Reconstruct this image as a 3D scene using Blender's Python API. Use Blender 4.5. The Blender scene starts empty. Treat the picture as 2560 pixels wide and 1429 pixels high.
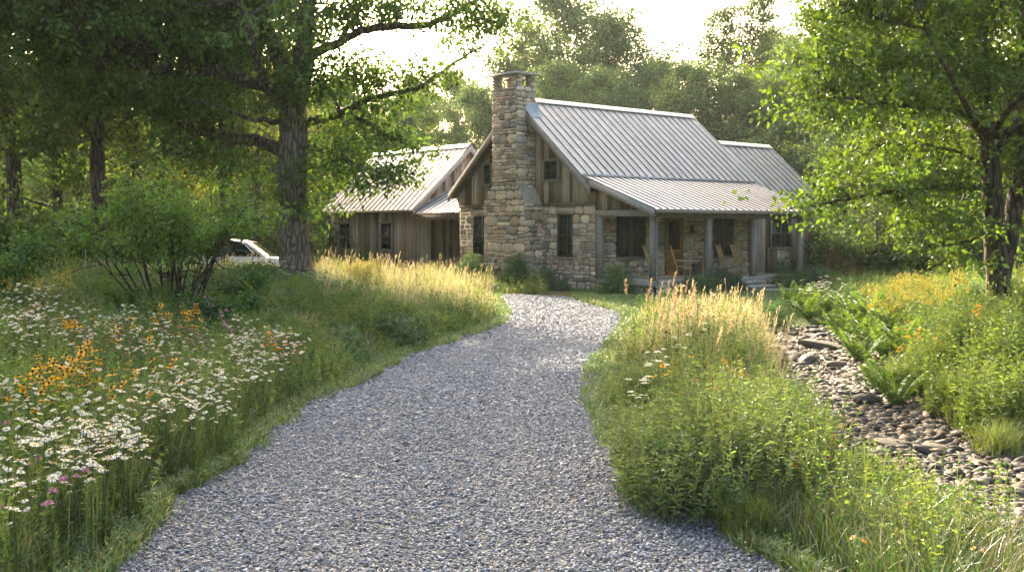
import bpy, math, numpy as np
rng = np.random.default_rng(11)
RD = math.radians
scene = bpy.context.scene
col = scene.collection
def lerp(a, b, t): return a + (b - a) * t
def sm(t):
    t = np.clip(t, 0, 1); return t * t * (3 - 2 * t)
def nrm(a):
    a = np.asarray(a, float); return a / np.maximum(np.linalg.norm(a, axis=-1, keepdims=True), 1e-9)

# ------------------------------------------------------------------ camera
FPX = 2747.0; TILT = RD(3.01)
CAM = np.array([0, 0, 2.25])
_F = np.array([0, math.cos(TILT), -math.sin(TILT)]); _U = np.array([0, math.sin(TILT), math.cos(TILT)]); _R = np.array([1.0, 0, 0])
cd = bpy.data.cameras.new('camera'); cam = bpy.data.objects.new('camera', cd); col.objects.link(cam)
cam.location = CAM; cam.rotation_euler = (math.pi / 2 - TILT, 0, 0)
cd.sensor_width = 36; cd.lens = FPX / 2560 * 36; cd.clip_end = 2000; cd.clip_start = .05
scene.camera = cam
def ray(px, py): return _F * FPX + _R * (px - 1280) + _U * (714.5 - py)
def atY(px, py, Y):
    r = ray(px, py); return CAM + r * (Y / r[1])
def onz(px, py, z=0.0):
    r = ray(px, py); return CAM + r * ((z - 2.25) / r[2])

# ------------------------------------------------------------------ terrain
def W(pts): return [tuple(onz(x, y)[:2]) for x, y in pts]
LEFT = W([(260,1429),(345,1350),(420,1245),(585,1165),(605,1110),(700,1040),(790,985),(865,955),(990,890),(1118,850),(1236,808),(1250,790),(1230,750)])
RIGHT = W([(1990,1429),(1885,1380),(1765,1270),(1640,1190),(1575,1130),(1555,1070),(1515,1000),(1508,930),(1560,860),(1592,800),(1572,780),(1465,752),(1395,742)])
LEFT = [(-3.1, -3.0), (-2.9, 4.0)] + LEFT + [(-1.5, 36.3), (-5.5, 38.3), (-9.5, 43.0)]
RIGHT = [(2.6, -3.0), (2.3, 4.0)] + RIGHT + [(-.3, 37.2), (-4.0, 39.8), (-7.0, 44.5)]
LX, LY = np.array([p[0] for p in LEFT[:15]]), np.array([p[1] for p in LEFT[:15]])
RX, RY = np.array([p[0] for p in RIGHT[:14]]), np.array([p[1] for p in RIGHT[:14]])
DRIVE = np.array(LEFT + RIGHT[::-1])
def xl(Y): return np.interp(Y, LY, LX)
def xr(Y): return np.interp(Y, RY, RX)
def xc(Y): return np.interp(Y, [0, 9.8, 11.7, 14, 16.6, 21.6, 26.5, 30], [4.9, 4.95, 5.25, 5.3, 5.35, 6.3, 7.1, 7.9])
def inside(poly, X, Y):
    X = np.asarray(X, float); Y = np.asarray(Y, float); r = np.zeros(X.shape, bool)
    n = len(poly)
    for i in range(n):
        x0, y0 = poly[i]; x1, y1 = poly[(i + 1) % n]
        c = ((y0 > Y) != (y1 > Y))
        with np.errstate(divide='ignore', invalid='ignore'):
            r ^= c & (X < (x1 - x0) * (Y - y0) / (y1 - y0 + 1e-12) + x0)
    return r
def edged(poly, X, Y):
    X = np.asarray(X, float); Y = np.asarray(Y, float); d = np.full(X.shape, 1e9)
    n = len(poly)
    for i in range(n):
        a = poly[i]; b = poly[(i + 1) % n]; ab = np.array(b) - np.array(a); L = (ab ** 2).sum() + 1e-12
        t = np.clip(((X - a[0]) * ab[0] + (Y - a[1]) * ab[1]) / L, 0, 1)
        d = np.minimum(d, np.hypot(X - a[0] - t * ab[0], Y - a[1] - t * ab[1]))
    return d
def gz(X, Y):
    X = np.asarray(X, float); Y = np.asarray(Y, float)
    z = -.012 * np.ones(np.broadcast(X, Y).shape)
    fl = 1 - sm((Y - 37) / 9)
    z = z + .62 * sm((xl(Y) - .3 - X) / 6.5) * fl
    fr = 1 - sm((Y - 26) / 7)
    d = X - xc(Y)
    z = z + .78 * sm((d - 1.3) / 3.6) * (1 - sm((Y - 27) / 8)) * sm((X - xr(Y) - .3) / 1.0)
    z = z - .42 * sm((1.9 - np.abs(d)) / 1.0) * fr * sm((X - xr(Y) - .2) / .9)
    z = z + .035 * np.sin(X * 1.3 + .7) * np.cos(Y * 1.1) * sm((edge_out(X, Y) - .3) / 1.5)
    z = z + 7 * sm((np.hypot(X, Y - 20) - 60) / 90)
    return z
def edge_out(X, Y): return np.maximum(np.maximum(xl(Y) - X, X - xr(Y)), 0) * (Y < 38)
def at(px, py, h):
    """the ground spot from which something h high shows its top at this pixel"""
    r = ray(px, py); r = r / r[1]
    Ys = np.linspace(3, 75, 1500); P = CAM[None] + r[None] * Ys[:, None]
    g = P[:, 2] - gz(P[:, 0], P[:, 1]) - h
    i = np.argmax(g < 0) if (g < 0).any() else len(g) - 1
    return P[i, 0], P[i, 1]

# ------------------------------------------------------------------ mesh builder
class MB:
    def __init__(s): s.v = []; s.f = []; s.c = []; s.n = 0
    def add(s, v, f, c=(.5, .5, .5)):
        v = np.asarray(v, float).reshape(-1, 3); f = np.asarray(f, int)
        if len(f) == 0: return
        c = np.asarray(c, float)
        if c.ndim == 1: c = np.tile(c, (len(f), 1))
        s.v.append(v); s.f.append(f + s.n); s.c.append(c); s.n += len(v)
    def box(s, lo, hi, c=(.5, .5, .5), M=None):
        x0, y0, z0 = lo; x1, y1, z1 = hi
        v = np.array([(x0,y0,z0),(x1,y0,z0),(x1,y1,z0),(x0,y1,z0),(x0,y0,z1),(x1,y0,z1),(x1,y1,z1),(x0,y1,z1)], float)
        if M is not None: v = M(v)
        s.add(v, BOXF, c)
    def hexa(s, v, c=(.5, .5, .5)): s.add(v, BOXF, c)
    def tube(s, P, r, sides=8, c=(.5, .5, .5), cap=True):
        P = np.asarray(P, float); n = len(P); r = np.broadcast_to(np.asarray(r, float), (n,))
        T = nrm(np.gradient(P, axis=0)); ref = np.array([.3, .2, 1.0]) if abs(T[0, 2]) < .8 else np.array([1., .2, 0])
        A = nrm(np.cross(T, ref)); B = np.cross(T, A)
        an = np.arange(sides) * 2 * math.pi / sides
        v = P[:, None] + (A[:, None] * np.cos(an)[None, :, None] + B[:, None] * np.sin(an)[None, :, None]) * r[:, None, None]
        i = np.arange(n - 1)[:, None] * sides; j = np.arange(sides)[None]; k = (j + 1) % sides
        f = np.stack([i + j, i + k, i + sides + k, i + sides + j], -1).reshape(-1, 4)
        b = s.n; s.add(v, f, c)
        if cap and r[-1] > .004:
            m = np.mean(v[-1], 0); s.add(np.vstack([v[-1], m]), [(a, (a + 1) % sides, sides) for a in range(sides)], c)
            m = np.mean(v[0], 0); s.add(np.vstack([v[0], m]), [((a + 1) % sides, a, sides) for a in range(sides)], c)
    def mesh(s, name, mats, smooth=False):
        me = bpy.data.meshes.new(name)
        if not isinstance(mats, (list, tuple)): mats = [mats]
        for m in mats: me.materials.append(m)
        if not s.v: return me
        V = np.concatenate(s.v); me.vertices.add(len(V)); me.vertices.foreach_set('co', V.astype(np.float32).ravel())
        tot = np.concatenate([np.full(len(f), f.shape[1]) for f in s.f]); lo = np.concatenate([f.ravel() for f in s.f])
        st = np.concatenate([[0], np.cumsum(tot)[:-1]])
        me.loops.add(len(lo)); me.loops.foreach_set('vertex_index', lo.astype(np.int32))
        me.polygons.add(len(tot)); me.polygons.foreach_set('loop_start', st.astype(np.int32)); me.polygons.foreach_set('loop_total', tot.astype(np.int32))
        if smooth: me.polygons.foreach_set('use_smooth', np.ones(len(tot), bool))
        C = np.concatenate(s.c); C = np.hstack([C, np.ones((len(C), 1))])
        a = me.attributes.new('col', 'FLOAT_COLOR', 'FACE'); a.data.foreach_set('color', C.astype(np.float32).ravel())
        me.update(calc_edges=True)
        return me
    def build(s, name, mats, parent=None, smooth=False):
        return obj(name, s.mesh(name, mats, smooth), parent)
BOXF = np.array([(0,3,2,1),(4,5,6,7),(0,1,5,4),(1,2,6,5),(2,3,7,6),(3,0,4,7)])
def obj(name, me, parent=None):
    o = bpy.data.objects.new(name, me); col.objects.link(o)
    if parent is not None: o.parent = parent
    return o
def tag(o, label, cat, group=None, kind=None):
    if label: o['label'] = label
    if cat: o['category'] = cat
    if group: o['group'] = group
    if kind: o['kind'] = kind
    return o
def thing(name, label, cat, loc=(0, 0, 0), rz=0, group=None):
    o = obj(name, None); o.location = loc; o.rotation_euler = (0, 0, rz); return tag(o, label, cat, group)
def struct(o): o['kind'] = 'structure'; return o
def copy_tree(o, parent=None):
    c = o.copy(); col.objects.link(c)
    if parent is not None: c.parent = parent
    for ch in KIDS.get(o.name, [k for k in col.objects if k.parent == o]):
        copy_tree(ch, c)
    return c
KIDS = {}
def freeze(o):
    ks = [k for k in col.objects if k.parent == o]; KIDS[o.name] = ks
    for k in ks: freeze(k)
    return o
def relabel(o, label):
    o['label'] = label; return o

# ------------------------------------------------------------------ materials
class NT:
    def __init__(s, name):
        s.m = bpy.data.materials.new(name); s.m.use_nodes = True; s.t = s.m.node_tree; s.t.nodes.clear()
        s.out = s.N('ShaderNodeOutputMaterial')
    def N(s, t, **k):
        n = s.t.nodes.new(t)
        for a, b in k.items():
            if a.startswith('i_'): n.inputs[a[2:].replace('_', ' ')].default_value = b
            else: setattr(n, a, b)
        return n
    def L(s, a, b): s.t.links.new(a, b)
    def attr(s): return s.N('ShaderNodeAttribute', attribute_name='col').outputs['Color']
    def coord(s, scale=(1, 1, 1), kind='Object'):
        tc = s.N('ShaderNodeTexCoord'); mp = s.N('ShaderNodeMapping'); mp.inputs['Scale'].default_value = scale
        s.L(tc.outputs[kind], mp.inputs['Vector']); return mp.outputs[0]
    def noise(s, vec, scale, detail=4, rough=.6):
        n = s.N('ShaderNodeTexNoise'); n.inputs['Scale'].default_value = scale; n.inputs['Detail'].default_value = detail; n.inputs['Roughness'].default_value = rough
        s.L(vec, n.inputs['Vector']); return n.outputs['Fac']
    def ramp(s, fac, stops):
        r = s.N('ShaderNodeValToRGB'); e = r.color_ramp.elements
        while len(e) < len(stops): e.new(.5)
        for q, (p, c) in zip(e, stops): q.position = p; q.color = (*c, 1) if len(c) == 3 else c
        s.L(fac, r.inputs[0]); return r.outputs[0]
    def mul(s, a, b, fac=1.0, mode='MULTIPLY'):
        m = s.N('ShaderNodeMix', data_type='RGBA', blend_type=mode); m.inputs[0].default_value = fac
        for q, x in ((6, a), (7, b)):
            if isinstance(x, tuple): m.inputs[q].default_value = (*x, 1)
            else: s.L(x, m.inputs[q])
        return m.outputs[2]
    def bump(s, h, dist, st=1.0):
        b = s.N('ShaderNodeBump'); b.inputs['Distance'].default_value = dist; b.inputs['Strength'].default_value = st; s.L(h, b.inputs['Height']); return b.outputs[0]
    def pbr(s, color, rough=.8, metal=0, normal=None, spec=.4):
        p = s.N('ShaderNodeBsdfPrincipled'); p.inputs['Metallic'].default_value = metal; p.inputs['Specular IOR Level'].default_value = spec
        if isinstance(rough, float): p.inputs['Roughness'].default_value = rough
        else: s.L(rough, p.inputs['Roughness'])
        if isinstance(color, tuple): p.inputs['Base Color'].default_value = (*color, 1)
        else: s.L(color, p.inputs['Base Color'])
        if normal is not None: s.L(normal, p.inputs['Normal'])
        s.L(p.outputs[0], s.out.inputs[0]); return s.m
def G(v): return (v, v, v)
def leaf_mat(name, trans=.45, gloss=.06, tint=(1.0, 1.0, .5), rough=.45, scale=1.3):
    n = NT(name); c = n.attr()
    v = n.noise(n.coord(), scale, 2)
    c = n.mul(c, n.ramp(v, [(.3, G(.75)), (.7, G(1.2))]))
    d = n.N('ShaderNodeBsdfDiffuse'); n.L(c, d.inputs[0])
    t = n.N('ShaderNodeBsdfTranslucent'); n.L(n.mul(c, tint), t.inputs[0])
    m = n.N('ShaderNodeMixShader'); m.inputs[0].default_value = trans; n.L(d.outputs[0], m.inputs[1]); n.L(t.outputs[0], m.inputs[2])
    g = n.N('ShaderNodeBsdfGlossy'); g.inputs['Roughness'].default_value = rough; g.inputs[0].default_value = (.9, .95, 1, 1)
    m2 = n.N('ShaderNodeMixShader'); m2.inputs[0].default_value = gloss; n.L(m.outputs[0], m2.inputs[1]); n.L(g.outputs[0], m2.inputs[2])
    n.L(m2.outputs[0], n.out.inputs[0]); return n.m
def vary_mat(name, rough=.8, grain=None, bumpd=.01, spec=.3, lo=.6, hi=1.3, metal=0):
    """takes the piece's own colour and breaks it up with grain"""
    n = NT(name); g = n.noise(n.coord(grain or (6, 6, 6)), 1.0, 6, .7)
    c = n.mul(n.attr(), n.ramp(g, [(.3, G(lo)), (.72, G(hi))]))
    return n.pbr(c, rough, metal, n.bump(g, bumpd), spec)
M = {}
M['leaf'] = leaf_mat('leaf', .42, .03)
M['leafthin'] = leaf_mat('leaf_thin', .48, .03, (1.2, 1.1, .5))
M['grass'] = leaf_mat('grass_blade', .4, .06, (1.05, 1.05, .7), .4, .9)
M['petal'] = leaf_mat('petal', .25, .02, (1, 1, .9), .5, 3)
def bark():
    n = NT('bark'); v = n.coord((1, 1, .22)); vo = n.N('ShaderNodeTexVoronoi', feature='DISTANCE_TO_EDGE'); vo.inputs['Scale'].default_value = 9
    w = n.noise(v, 4, 3); mx = n.N('ShaderNodeMixRGB'); mx.inputs[0].default_value = .12; n.L(v, mx.inputs[1]); n.L(w, mx.inputs[2]); n.L(mx.outputs[0], vo.inputs['Vector'])
    r = n.ramp(vo.outputs['Distance'], [(0, G(.35)), (.22, G(1.15))]); f = n.noise(n.coord((3, 3, 1)), 6, 6, .7)
    c = n.mul(n.mul(n.attr(), r), n.ramp(f, [(.3, G(.6)), (.7, G(1.3))]))
    return n.pbr(c, .9, 0, n.bump(n.mul(r, n.ramp(f, [(.2, G(.5)), (.8, G(1))])), .07), .2)
M['bark'] = bark()
M['stone'] = vary_mat('masonry_stone', .85, (9, 9, 9), .03, .25, .6, 1.35)
M['rock'] = vary_mat('river_rock', .7, (14, 14, 14), .012, .35, .65, 1.3)
M['chip'] = vary_mat('gravel_chip', .75, (40, 40, 40), .004, .3, .75, 1.25)
M['wood'] = vary_mat('weathered_wood', .85, (22, 22, 1.3), .012, .2, .4, 1.6)
M['beam'] = vary_mat('timber_beam', .85, (9, 9, 9), .01, .2, .65, 1.3)
M['plain'] = vary_mat('plain_paint', .55, (5, 5, 5), .001, .4, .92, 1.06)
def roofm():
    n = NT('standing_seam_metal'); a = n.noise(n.coord((2.2, 2.2, .7)), 1.4, 6, .75); b = n.noise(n.coord((60, 60, 60)), 1, 2)
    c = n.mul(n.mul(n.attr(), n.ramp(a, [(.3, G(.72)), (.7, G(1.15))])), n.ramp(b, [(.3, G(.85)), (.7, G(1.12))]))
    return n.pbr(c, .5, .35, n.bump(a, .01), .4)
M['roof'] = roofm()
def glassm(name, c=(.012, .02, .02), r=.04):
    n = NT(name); b = n.noise(n.coord((.8, .8, .8)), 1.5, 2); return n.pbr(c, r, 0, n.bump(b, .01), .3)
M['glass'] = glassm('window_glass', (.006, .014, .011), .06)
n_ = NT('earth'); _a = n_.noise(n_.coord(), .35, 6); _b = n_.noise(n_.coord(), 9, 5)
M['ground'] = n_.pbr(n_.mul(n_.ramp(_a, [(.35, (.045, .06, .018)), (.65, (.10, .085, .04))]), n_.ramp(_b, [(.3, G(.6)), (.7, G(1.3))])), .95, 0, n_.bump(_b, .05), .1)
n_ = NT('gravel_bed'); _v = n_.N('ShaderNodeTexVoronoi'); _v.inputs['Scale'].default_value = 24; n_.L(n_.coord((1, 1, 1)), _v.inputs['Vector'])
_e = n_.N('ShaderNodeTexVoronoi', feature='DISTANCE_TO_EDGE'); _e.inputs['Scale'].default_value = 24; n_.L(n_.coord((1, 1, 1)), _e.inputs['Vector'])
_s = n_.N('ShaderNodeSeparateColor'); n_.L(_v.outputs['Color'], _s.inputs[0])
_c = n_.mul(n_.ramp(_s.outputs[0], [(0, (.09, .095, .10)), (.6, (.18, .185, .19)), (1, (.33, .32, .315))]), n_.ramp(_e.outputs['Distance'], [(0, G(.3)), (.15, G(1))]))
M['gravel'] = n_.pbr(_c, .85, 0, n_.bump(_e.outputs['Distance'], .03), .25)
n_ = NT('creek_silt'); _b = n_.noise(n_.coord(), 14, 6)
M['silt'] = n_.pbr(n_.ramp(_b, [(.3, (.045, .038, .03)), (.7, (.13, .11, .085))]), .9, 0, n_.bump(_b, .03), .2)
# ------------------------------------------------------------------ house
HO = np.array([4.72, 37.54, 0.0]); HA = RD(41.2)
house = thing('farmhouse', 'stone and weathered board farmhouse with grey metal roof and rocking chair porch', 'house', HO, HA)
uv = np.array([math.cos(HA), math.sin(HA), 0]); vv = np.array([-math.sin(HA), math.cos(HA), 0])
def HW(u, v, z=0): return HO + uv * u + vv * v + np.array([0, 0, z])
STONES = [(.36,.32,.27),(.31,.29,.26),(.43,.38,.32),(.24,.225,.21),(.38,.30,.245),(.33,.325,.31),(.47,.43,.37),(.34,.255,.20),(.18,.175,.17),(.41,.36,.31)]
def masonry(mb, o, a, n, z0, z1, spans, big=1.0):
    """rubble courses on a wall face; spans(z) gives the runs of wall left at height z"""
    o, a, n = (np.array(q, float) for q in (o, a, n)); z = z0; up = np.array([0, 0, 1.0])
    while z < z1 - .03:
        h = min(rng.choice([rng.uniform(.08, .14), rng.uniform(.14, .24), rng.uniform(.24, .36)], p=[.3, .45, .25]) * big, z1 - z)
        if z1 - z - h < .06: h = z1 - z
        for s0, s1 in spans(z + h / 2):
            s = s0
            while s < s1 - .02:
                w = rng.uniform(.7, 2.1) * (h * .75 + .08)
                if s1 - s - w < .12: w = s1 - s
                # now and then split the stone in two thin ones
                q_ = rng.uniform(.35, .65); parts = [(z, h)] if rng.random() > .42 or h < .15 else [(z, h * q_), (z + h * q_, h * (1 - q_))]
                for zz, hh in parts:
                    g = .007; c = np.array(STONES[rng.integers(len(STONES))]) * np.array([1.06, .99, .9]) * rng.uniform(.88, 1.32)
                    j = lambda: rng.uniform(-.1, .1) * min(w, hh, .25)
                    cut = min(w, hh) * rng.uniform(.1, .42, 4)
                    x0, x1, y0, y1 = s + g, s + w - g, zz + g, zz + hh - g
                    R = [(x0 + cut[0], y0), (x1 - cut[1], y0), (x1, y0 + cut[1]), (x1, y1 - cut[2]), (x1 - cut[2], y1), (x0 + cut[3], y1), (x0, y1 - cut[3]), (x0, y0 + cut[0])]
                    R = np.array([(p + j() * .6, q + j() * .6) for p, q in R]); m = R.mean(0)
                    d = rng.uniform(.03, .075)
                    P = lambda q, dd: o + a * q[0] + up * q[1] + n * dd
                    vs = [P(q, 0) for q in R] + [P(lerp(q, m, .05), d * .7) for q in R] + [P(lerp(q, m, .28), d * rng.uniform(.92, 1.05)) for q in R] + [P(m, d * rng.uniform(1, 1.12))]
                    fs = [(i, (i + 1) % 8, 8 + (i + 1) % 8, 8 + i) for i in range(8)] + [(8 + i, 8 + (i + 1) % 8, 16 + (i + 1) % 8, 16 + i) for i in range(8)]
                    b = mb.n; mb.add(vs, fs, c)
                    mb.v.append(np.zeros((0, 3))); mb.f.append(np.array([(b + 16 + i, b + 16 + (i + 1) % 8, b + 24) for i in range(8)])); mb.c.append(np.tile(c, (8, 1)))
                s += w
        z += h
def cutspans(s0, s1, holes):
    def f(z):
        r = [(s0, s1)]
        for a, b, zb, zt in holes:
            if zb - .02 < z < zt + .02:
                q = []
                for x, y in r:
                    if b <= x or a >= y: q.append((x, y)); continue
                    if a - x > .05: q.append((x, a))
                    if y - b > .05: q.append((b, y))
                r = q
        return r
    return f
BOARDS = [(.135,.112,.092),(.20,.18,.165),(.31,.30,.29),(.105,.08,.062),(.15,.108,.08),(.38,.37,.365),(.20,.16,.13),(.09,.074,.062),(.25,.24,.23),(.28,.26,.245)]
def boards(mb, o, a, n, s0, s1, zb, zt, holes=(), wid=.21, th=.035, tone=1.0, batten=True):
    o, a, n = (np.array(q, float) for q in (o, a, n)); up = np.array([0, 0, 1.0]); s = s0
    def plank(x0, x1, b0, b1, t0, t1, d0, d1, c):
        if t0 - b0 < .02 and t1 - b1 < .02: return
        q = [(x0, b0, d0), (x1, b1, d0), (x1, b1, d1), (x0, b0, d1), (x0, t0, d0), (x1, t1, d0), (x1, t1, d1), (x0, t0, d1)]
        mb.hexa([o + a * x + up * z + n * d for x, z, d in q], c)
    while s < s1 - .01:
        w = min(rng.uniform(.75, 1.25) * wid, s1 - s)
        if s1 - s - w < .05: w = s1 - s
        c = np.array(BOARDS[rng.integers(len(BOARDS))]) * np.array([1.08, .99, .9]) * rng.uniform(.8, 1.25) * tone
        d = th * rng.uniform(.7, 1)
        for kx0, kx1, dd, cc in ((s + .004, s + w - .004, d, c),) + (((s + w - .022, s + w + .022, th + .02, c * rng.uniform(.8, 1.5)),) if batten and s + w < s1 - .03 else ()):
            segs = [(zb(kx0), zb(kx1), zt(kx0), zt(kx1))]
            for ha, hb, hz0, hz1 in holes:
                if kx1 > ha and kx0 < hb:
                    q = []
                    for b0, b1, t0, t1 in segs:
                        q.append((b0, b1, min(t0, hz0), min(t1, hz0))); q.append((max(b0, hz1), max(b1, hz1), t0, t1))
                    segs = q
            for b0, b1, t0, t1 in segs:
                if t0 - b0 > 0 or t1 - b1 > 0: plank(kx0, kx1, b0, b1, max(t0, b0), max(t1, b1), 0, dd, cc)
        s += w
DARKG = (.012, .02, .018)
def window(o, a, n, s0, s1, z0, z1, cols=2, rows=4, mid=False, casing=.0, frame=DARKG, label=None):
    """frame (part) with its pane and sill (sub-parts)"""
    o, a, n = (np.array(q, float) for q in (o, a, n)); up = np.array([0, 0, 1.0])
    T = lambda v: o + v[:, :1] * a + v[:, 1:2] * n + v[:, 2:3] * up
    mb = MB(); t = .05
    d0, d1 = -.06, .03
    for lo, hi in (((s0, d0, z0), (s0 + t, d1, z1)), ((s1 - t, d0, z0), (s1, d1, z1)), ((s0 + t, d0, z0), (s1 - t, d1, z0 + t)), ((s0 + t, d0, z1 - t), (s1 - t, d1, z1))): mb.box(lo, hi, frame, T)
    groups = [(s0 + t, s1 - t)] if not mid else [(s0 + t, (s0 + s1) / 2 - .035), ((s0 + s1) / 2 + .035, s1 - t)]
    if mid: mb.box(((s0 + s1) / 2 - .035, d0, z0 + t), ((s0 + s1) / 2 + .035, d1, z1 - t), frame, T)
    for g0, g1 in groups:
        for i in range(1, cols):
            x = lerp(g0, g1, i / cols); mb.box((x - .011, -.045, z0 + t), (x + .011, -.012, z1 - t), frame, T)
        for i in range(1, rows):
            z = lerp(z0, z1, i / rows); k = .028 if i * 2 == rows else .011
            mb.box((g0, -.043, z - k), (g1, -.010 + .01 * (i * 2 == rows), z + k), frame, T)
    w = mb.build('window', M['plain'], house)
    if label: w['label'] = label
    p = MB(); p.box((s0 + t * .8, -.05, z0 + t * .8), (s1 - t * .8, -.03, z1 - t * .8), (.02,) * 3, T); p.build('pane', M['glass'], w)
    q = MB(); q.box((s0 - .06, .0, z0 - .07), (s1 + .06, .09, z0 - .003), (.2, .19, .18), T); q.build('sill', M['beam'], w)
    if casing:
        q = MB(); cc = (.22, .2, .18)
        for lo, hi in (((s0 - casing, .0, z0 - .0), (s0 - .003, .075, z1)), ((s1 + .003, .0, z0 - .0), (s1 + casing, .075, z1)), ((s0 - casing - .02, .0, z1 + .003), (s1 + casing + .02, .085, z1 + casing))): q.box(lo, hi, cc, T)
        q.build('casing', M['beam'], w)
    return w
SL = .85; VR = 6.8; ZR = 7.22
def zroof(v): return ZR - SL * abs(v - VR)
def zporch(v): return 4.13 - .357 * (3.1 - v)
A_V = (0, 1, 0); N_U = (-1, 0, 0); A_U = (1, 0, 0); N_V = (0, -1, 0)
# --- solid cores behind the claddings
core = MB(); dk = (.07, .065, .06)
core.box((.3, 2.87, -.3), (10.2, 10.74, 3.16), dk)
core.add([(.3, 2.87, 3.16), (.3, 10.74, 3.16), (.3, VR, zroof(VR) - .2), (10.2, 2.87, 3.16), (10.2, 10.74, 3.16), (10.2, VR, zroof(VR) - .2)], [(0, 2, 1), (3, 4, 5)], dk)
core.add([(.3, 2.87, 3.16), (.3, VR, 7.0), (10.2, VR, 7.0), (10.2, 2.87, 3.16)], [(0, 3, 2, 1)], dk)
core.build('wall_core', M['plain'], house)
s = MB()
# gable wall: a = +v ; windows
masonry(s, (.3, 0, 0), A_V, N_U, -.1, 3.16, cutspans(2.87, 10.74, [(4.07, 4.83, 1.17, 2.77), (9.2, 9.84, 1.17, 2.74), (4.0, 4.9, 2.77, 3.02), (9.1, 9.9, 2.74, 3.0), (5.8, 8.02, -.2, 3.3)]))
# porch wall a=+u
masonry(s, (0, 2.87, 0), A_U, N_V, .42, 3.7, cutspans(.3, 9.26, [(1.34, 2.87, 1.17, 2.73), (4.05, 5.05, .3, 2.68), (7.03, 8.22, 1.12, 2.69), (1.2, 3.0, 2.73, 2.95), (3.9, 5.2, 2.68, 2.9), (6.9, 8.35, 2.69, 2.9)]))
masonry(s, (0, 10.74, 0), A_U, (0, 1, 0), 0, 3.16, cutspans(.3, 10.2, []))
masonry(s, (0, 0.02, 0), A_U, N_V, -.1, .27, cutspans(.35, 9.0, []), .8)
masonry(s, (.32, 0, 0), A_V, N_U, -.1, .27, cutspans(.1, 2.87, []), .8)
for a0, a1, zz in ((3.97, 4.93, 2.78), (9.08, 9.92, 2.75)): s.box((.22, a0, zz), (.3, a1, zz + .22), (.36, .29, .22))
for a0, a1, zz in ((1.2, 3.0, 2.74), (3.9, 5.2, 2.69), (6.9, 8.35, 2.7)): s.box((a0, 2.79, zz), (a1, 2.87, zz + .19), (.26, .23, .19))
s.build('stone_wall', M['stone'], house)
mor = MB()
mor.box((.272, 2.84, -.1), (.32, 10.76, 3.16), (.16, .145, .12)); mor.build('mortar', M['stone'], house)
# window recess dark boxes are the mortar-coloured wall; windows sit proud in it
window((.24, 0, 0), A_V, N_U, 4.07, 4.83, 1.17, 2.77, 3, 6)
window((.24, 0, 0), A_V, N_U, 9.2, 9.84, 1.17, 2.74, 3, 6)
window((0, 2.80, 0), A_U, N_V, 1.34, 2.87, 1.17, 2.73, 2, 4, True)
window((0, 2.80, 0), A_U, N_V, 7.03, 8.22, 1.12, 2.69, 2, 4, True)
# --- gable boards
b = MB()
def zg(v): return zroof(v) - .16
boards(b, (.3, 0, 0), A_V, N_U, 2.87, 6.2, lambda v: 3.17, zg, [(4.84, 5.59, 4.07, 4.77)], .22)
b.build('gable_boards', M['wood'], house); b = MB()
boards(b, (.3, 0, 0), A_V, N_U, 7.57, 10.98, lambda v: 3.17 + (0 if v < 10.8 else .25), zg, [(8.72, 9.2, 4.0, 4.8)], .22)
b.build('gable_boards', M['wood'], house); b = MB()
boards(b, (.3, 0, 0), A_V, N_U, .05, 2.87, lambda v: 2.9, lambda v: zporch(v) - .14, [], .24)
b.build('porch_gable_boards', M['wood'], house)
for a0, a1 in ((2.88, 5.7), (8.1, 10.76)): b = MB(); b.box((.2, a0, 3.1), (.262, a1, 3.19), (.13, .115, .1)); b.build('ledge_board', M['wood'], house)
window((.26, 0, 0), A_V, N_U, 4.84, 5.59, 4.07, 4.77, 2, 2, casing=.08)
window((.26, 0, 0), A_V, N_U, 8.72, 9.18, 4.03, 4.79, 2, 3, casing=.06)
# --- rear wing wall with window, right of the porch
b = MB(); wd = MB()
wd.box((9.26, 2.9, -.3), (13.94, 7.8, 3.6), dk); wd.add([(13.9, 2.9, 3.6), (13.9, 7.8, 3.6), (13.9, 5.35, 5.7)], [(0, 1, 2)], dk); wd.build('wing_core', M['plain'], house)
boards(b, (0, 2.87, 0), A_U, N_V, 9.26, 13.94, lambda u: -.1, lambda u: 3.62, [(10.85, 12.3, 1.42, 2.64)], .2, tone=1.15)
boards(b, (13.92, 0, 0), A_V, (1, 0, 0), 2.87, 7.83, lambda v: -.1, lambda v: 5.85 - SL * abs(v - 5.35) - .15, [], .22)
b.box((13.88, 2.78, -.1), (14.02, 2.9, 3.5), (.2, .19, .18))
b.build('wing_boards', M['wood'], house)
window((0, 2.83, 0), A_U, N_V, 10.85, 12.3, 1.42, 2.64, 2, 2, True, casing=.09, frame=(.05, .06, .065))
# --- chimney
ch = MB(); cm = (.17, .155, .13); cu0, cu1 = -.62, .33; cv0, cv1 = 6.2, 7.57
body = MB()
body.box((cu0 + .02, 5.74, -.2), (.34, 8.08, 3.2), cm); body.box((cu0 + .02, cv0 + .02, 3.2), (cu1, cv1 - .02, 7.58), cm)
for va, vb in ((5.74, cv0 + .02), (8.08, cv1 - .02)):
    body.add([(cu0 + .02, va, 3.2), (.34, va, 3.2), (cu0 + .02, vb, 3.2), (.34, vb, 3.2), (cu0 + .02, vb, 3.92), (.34, vb, 3.92)], [(0, 1, 5, 4)], (.3, .27, .23)); body.add([(cu0 + .02, va, 3.2), (cu0 + .02, vb, 3.2), (cu0 + .02, vb, 3.92)], [(0, 1, 2)], cm)
chim = body.build('chimney', M['stone'], house)
def chs(z):
    if z < 3.2: return [(5.72, 8.1)]
    t = min(max((z - 3.2) / .75, 0), 1); return [(lerp(5.72, cv0, t), lerp(8.1, cv1, t))]
masonry(ch, (cu0, 0, 0), A_V, N_U, -.1, 7.6, chs, 1.15)
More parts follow.
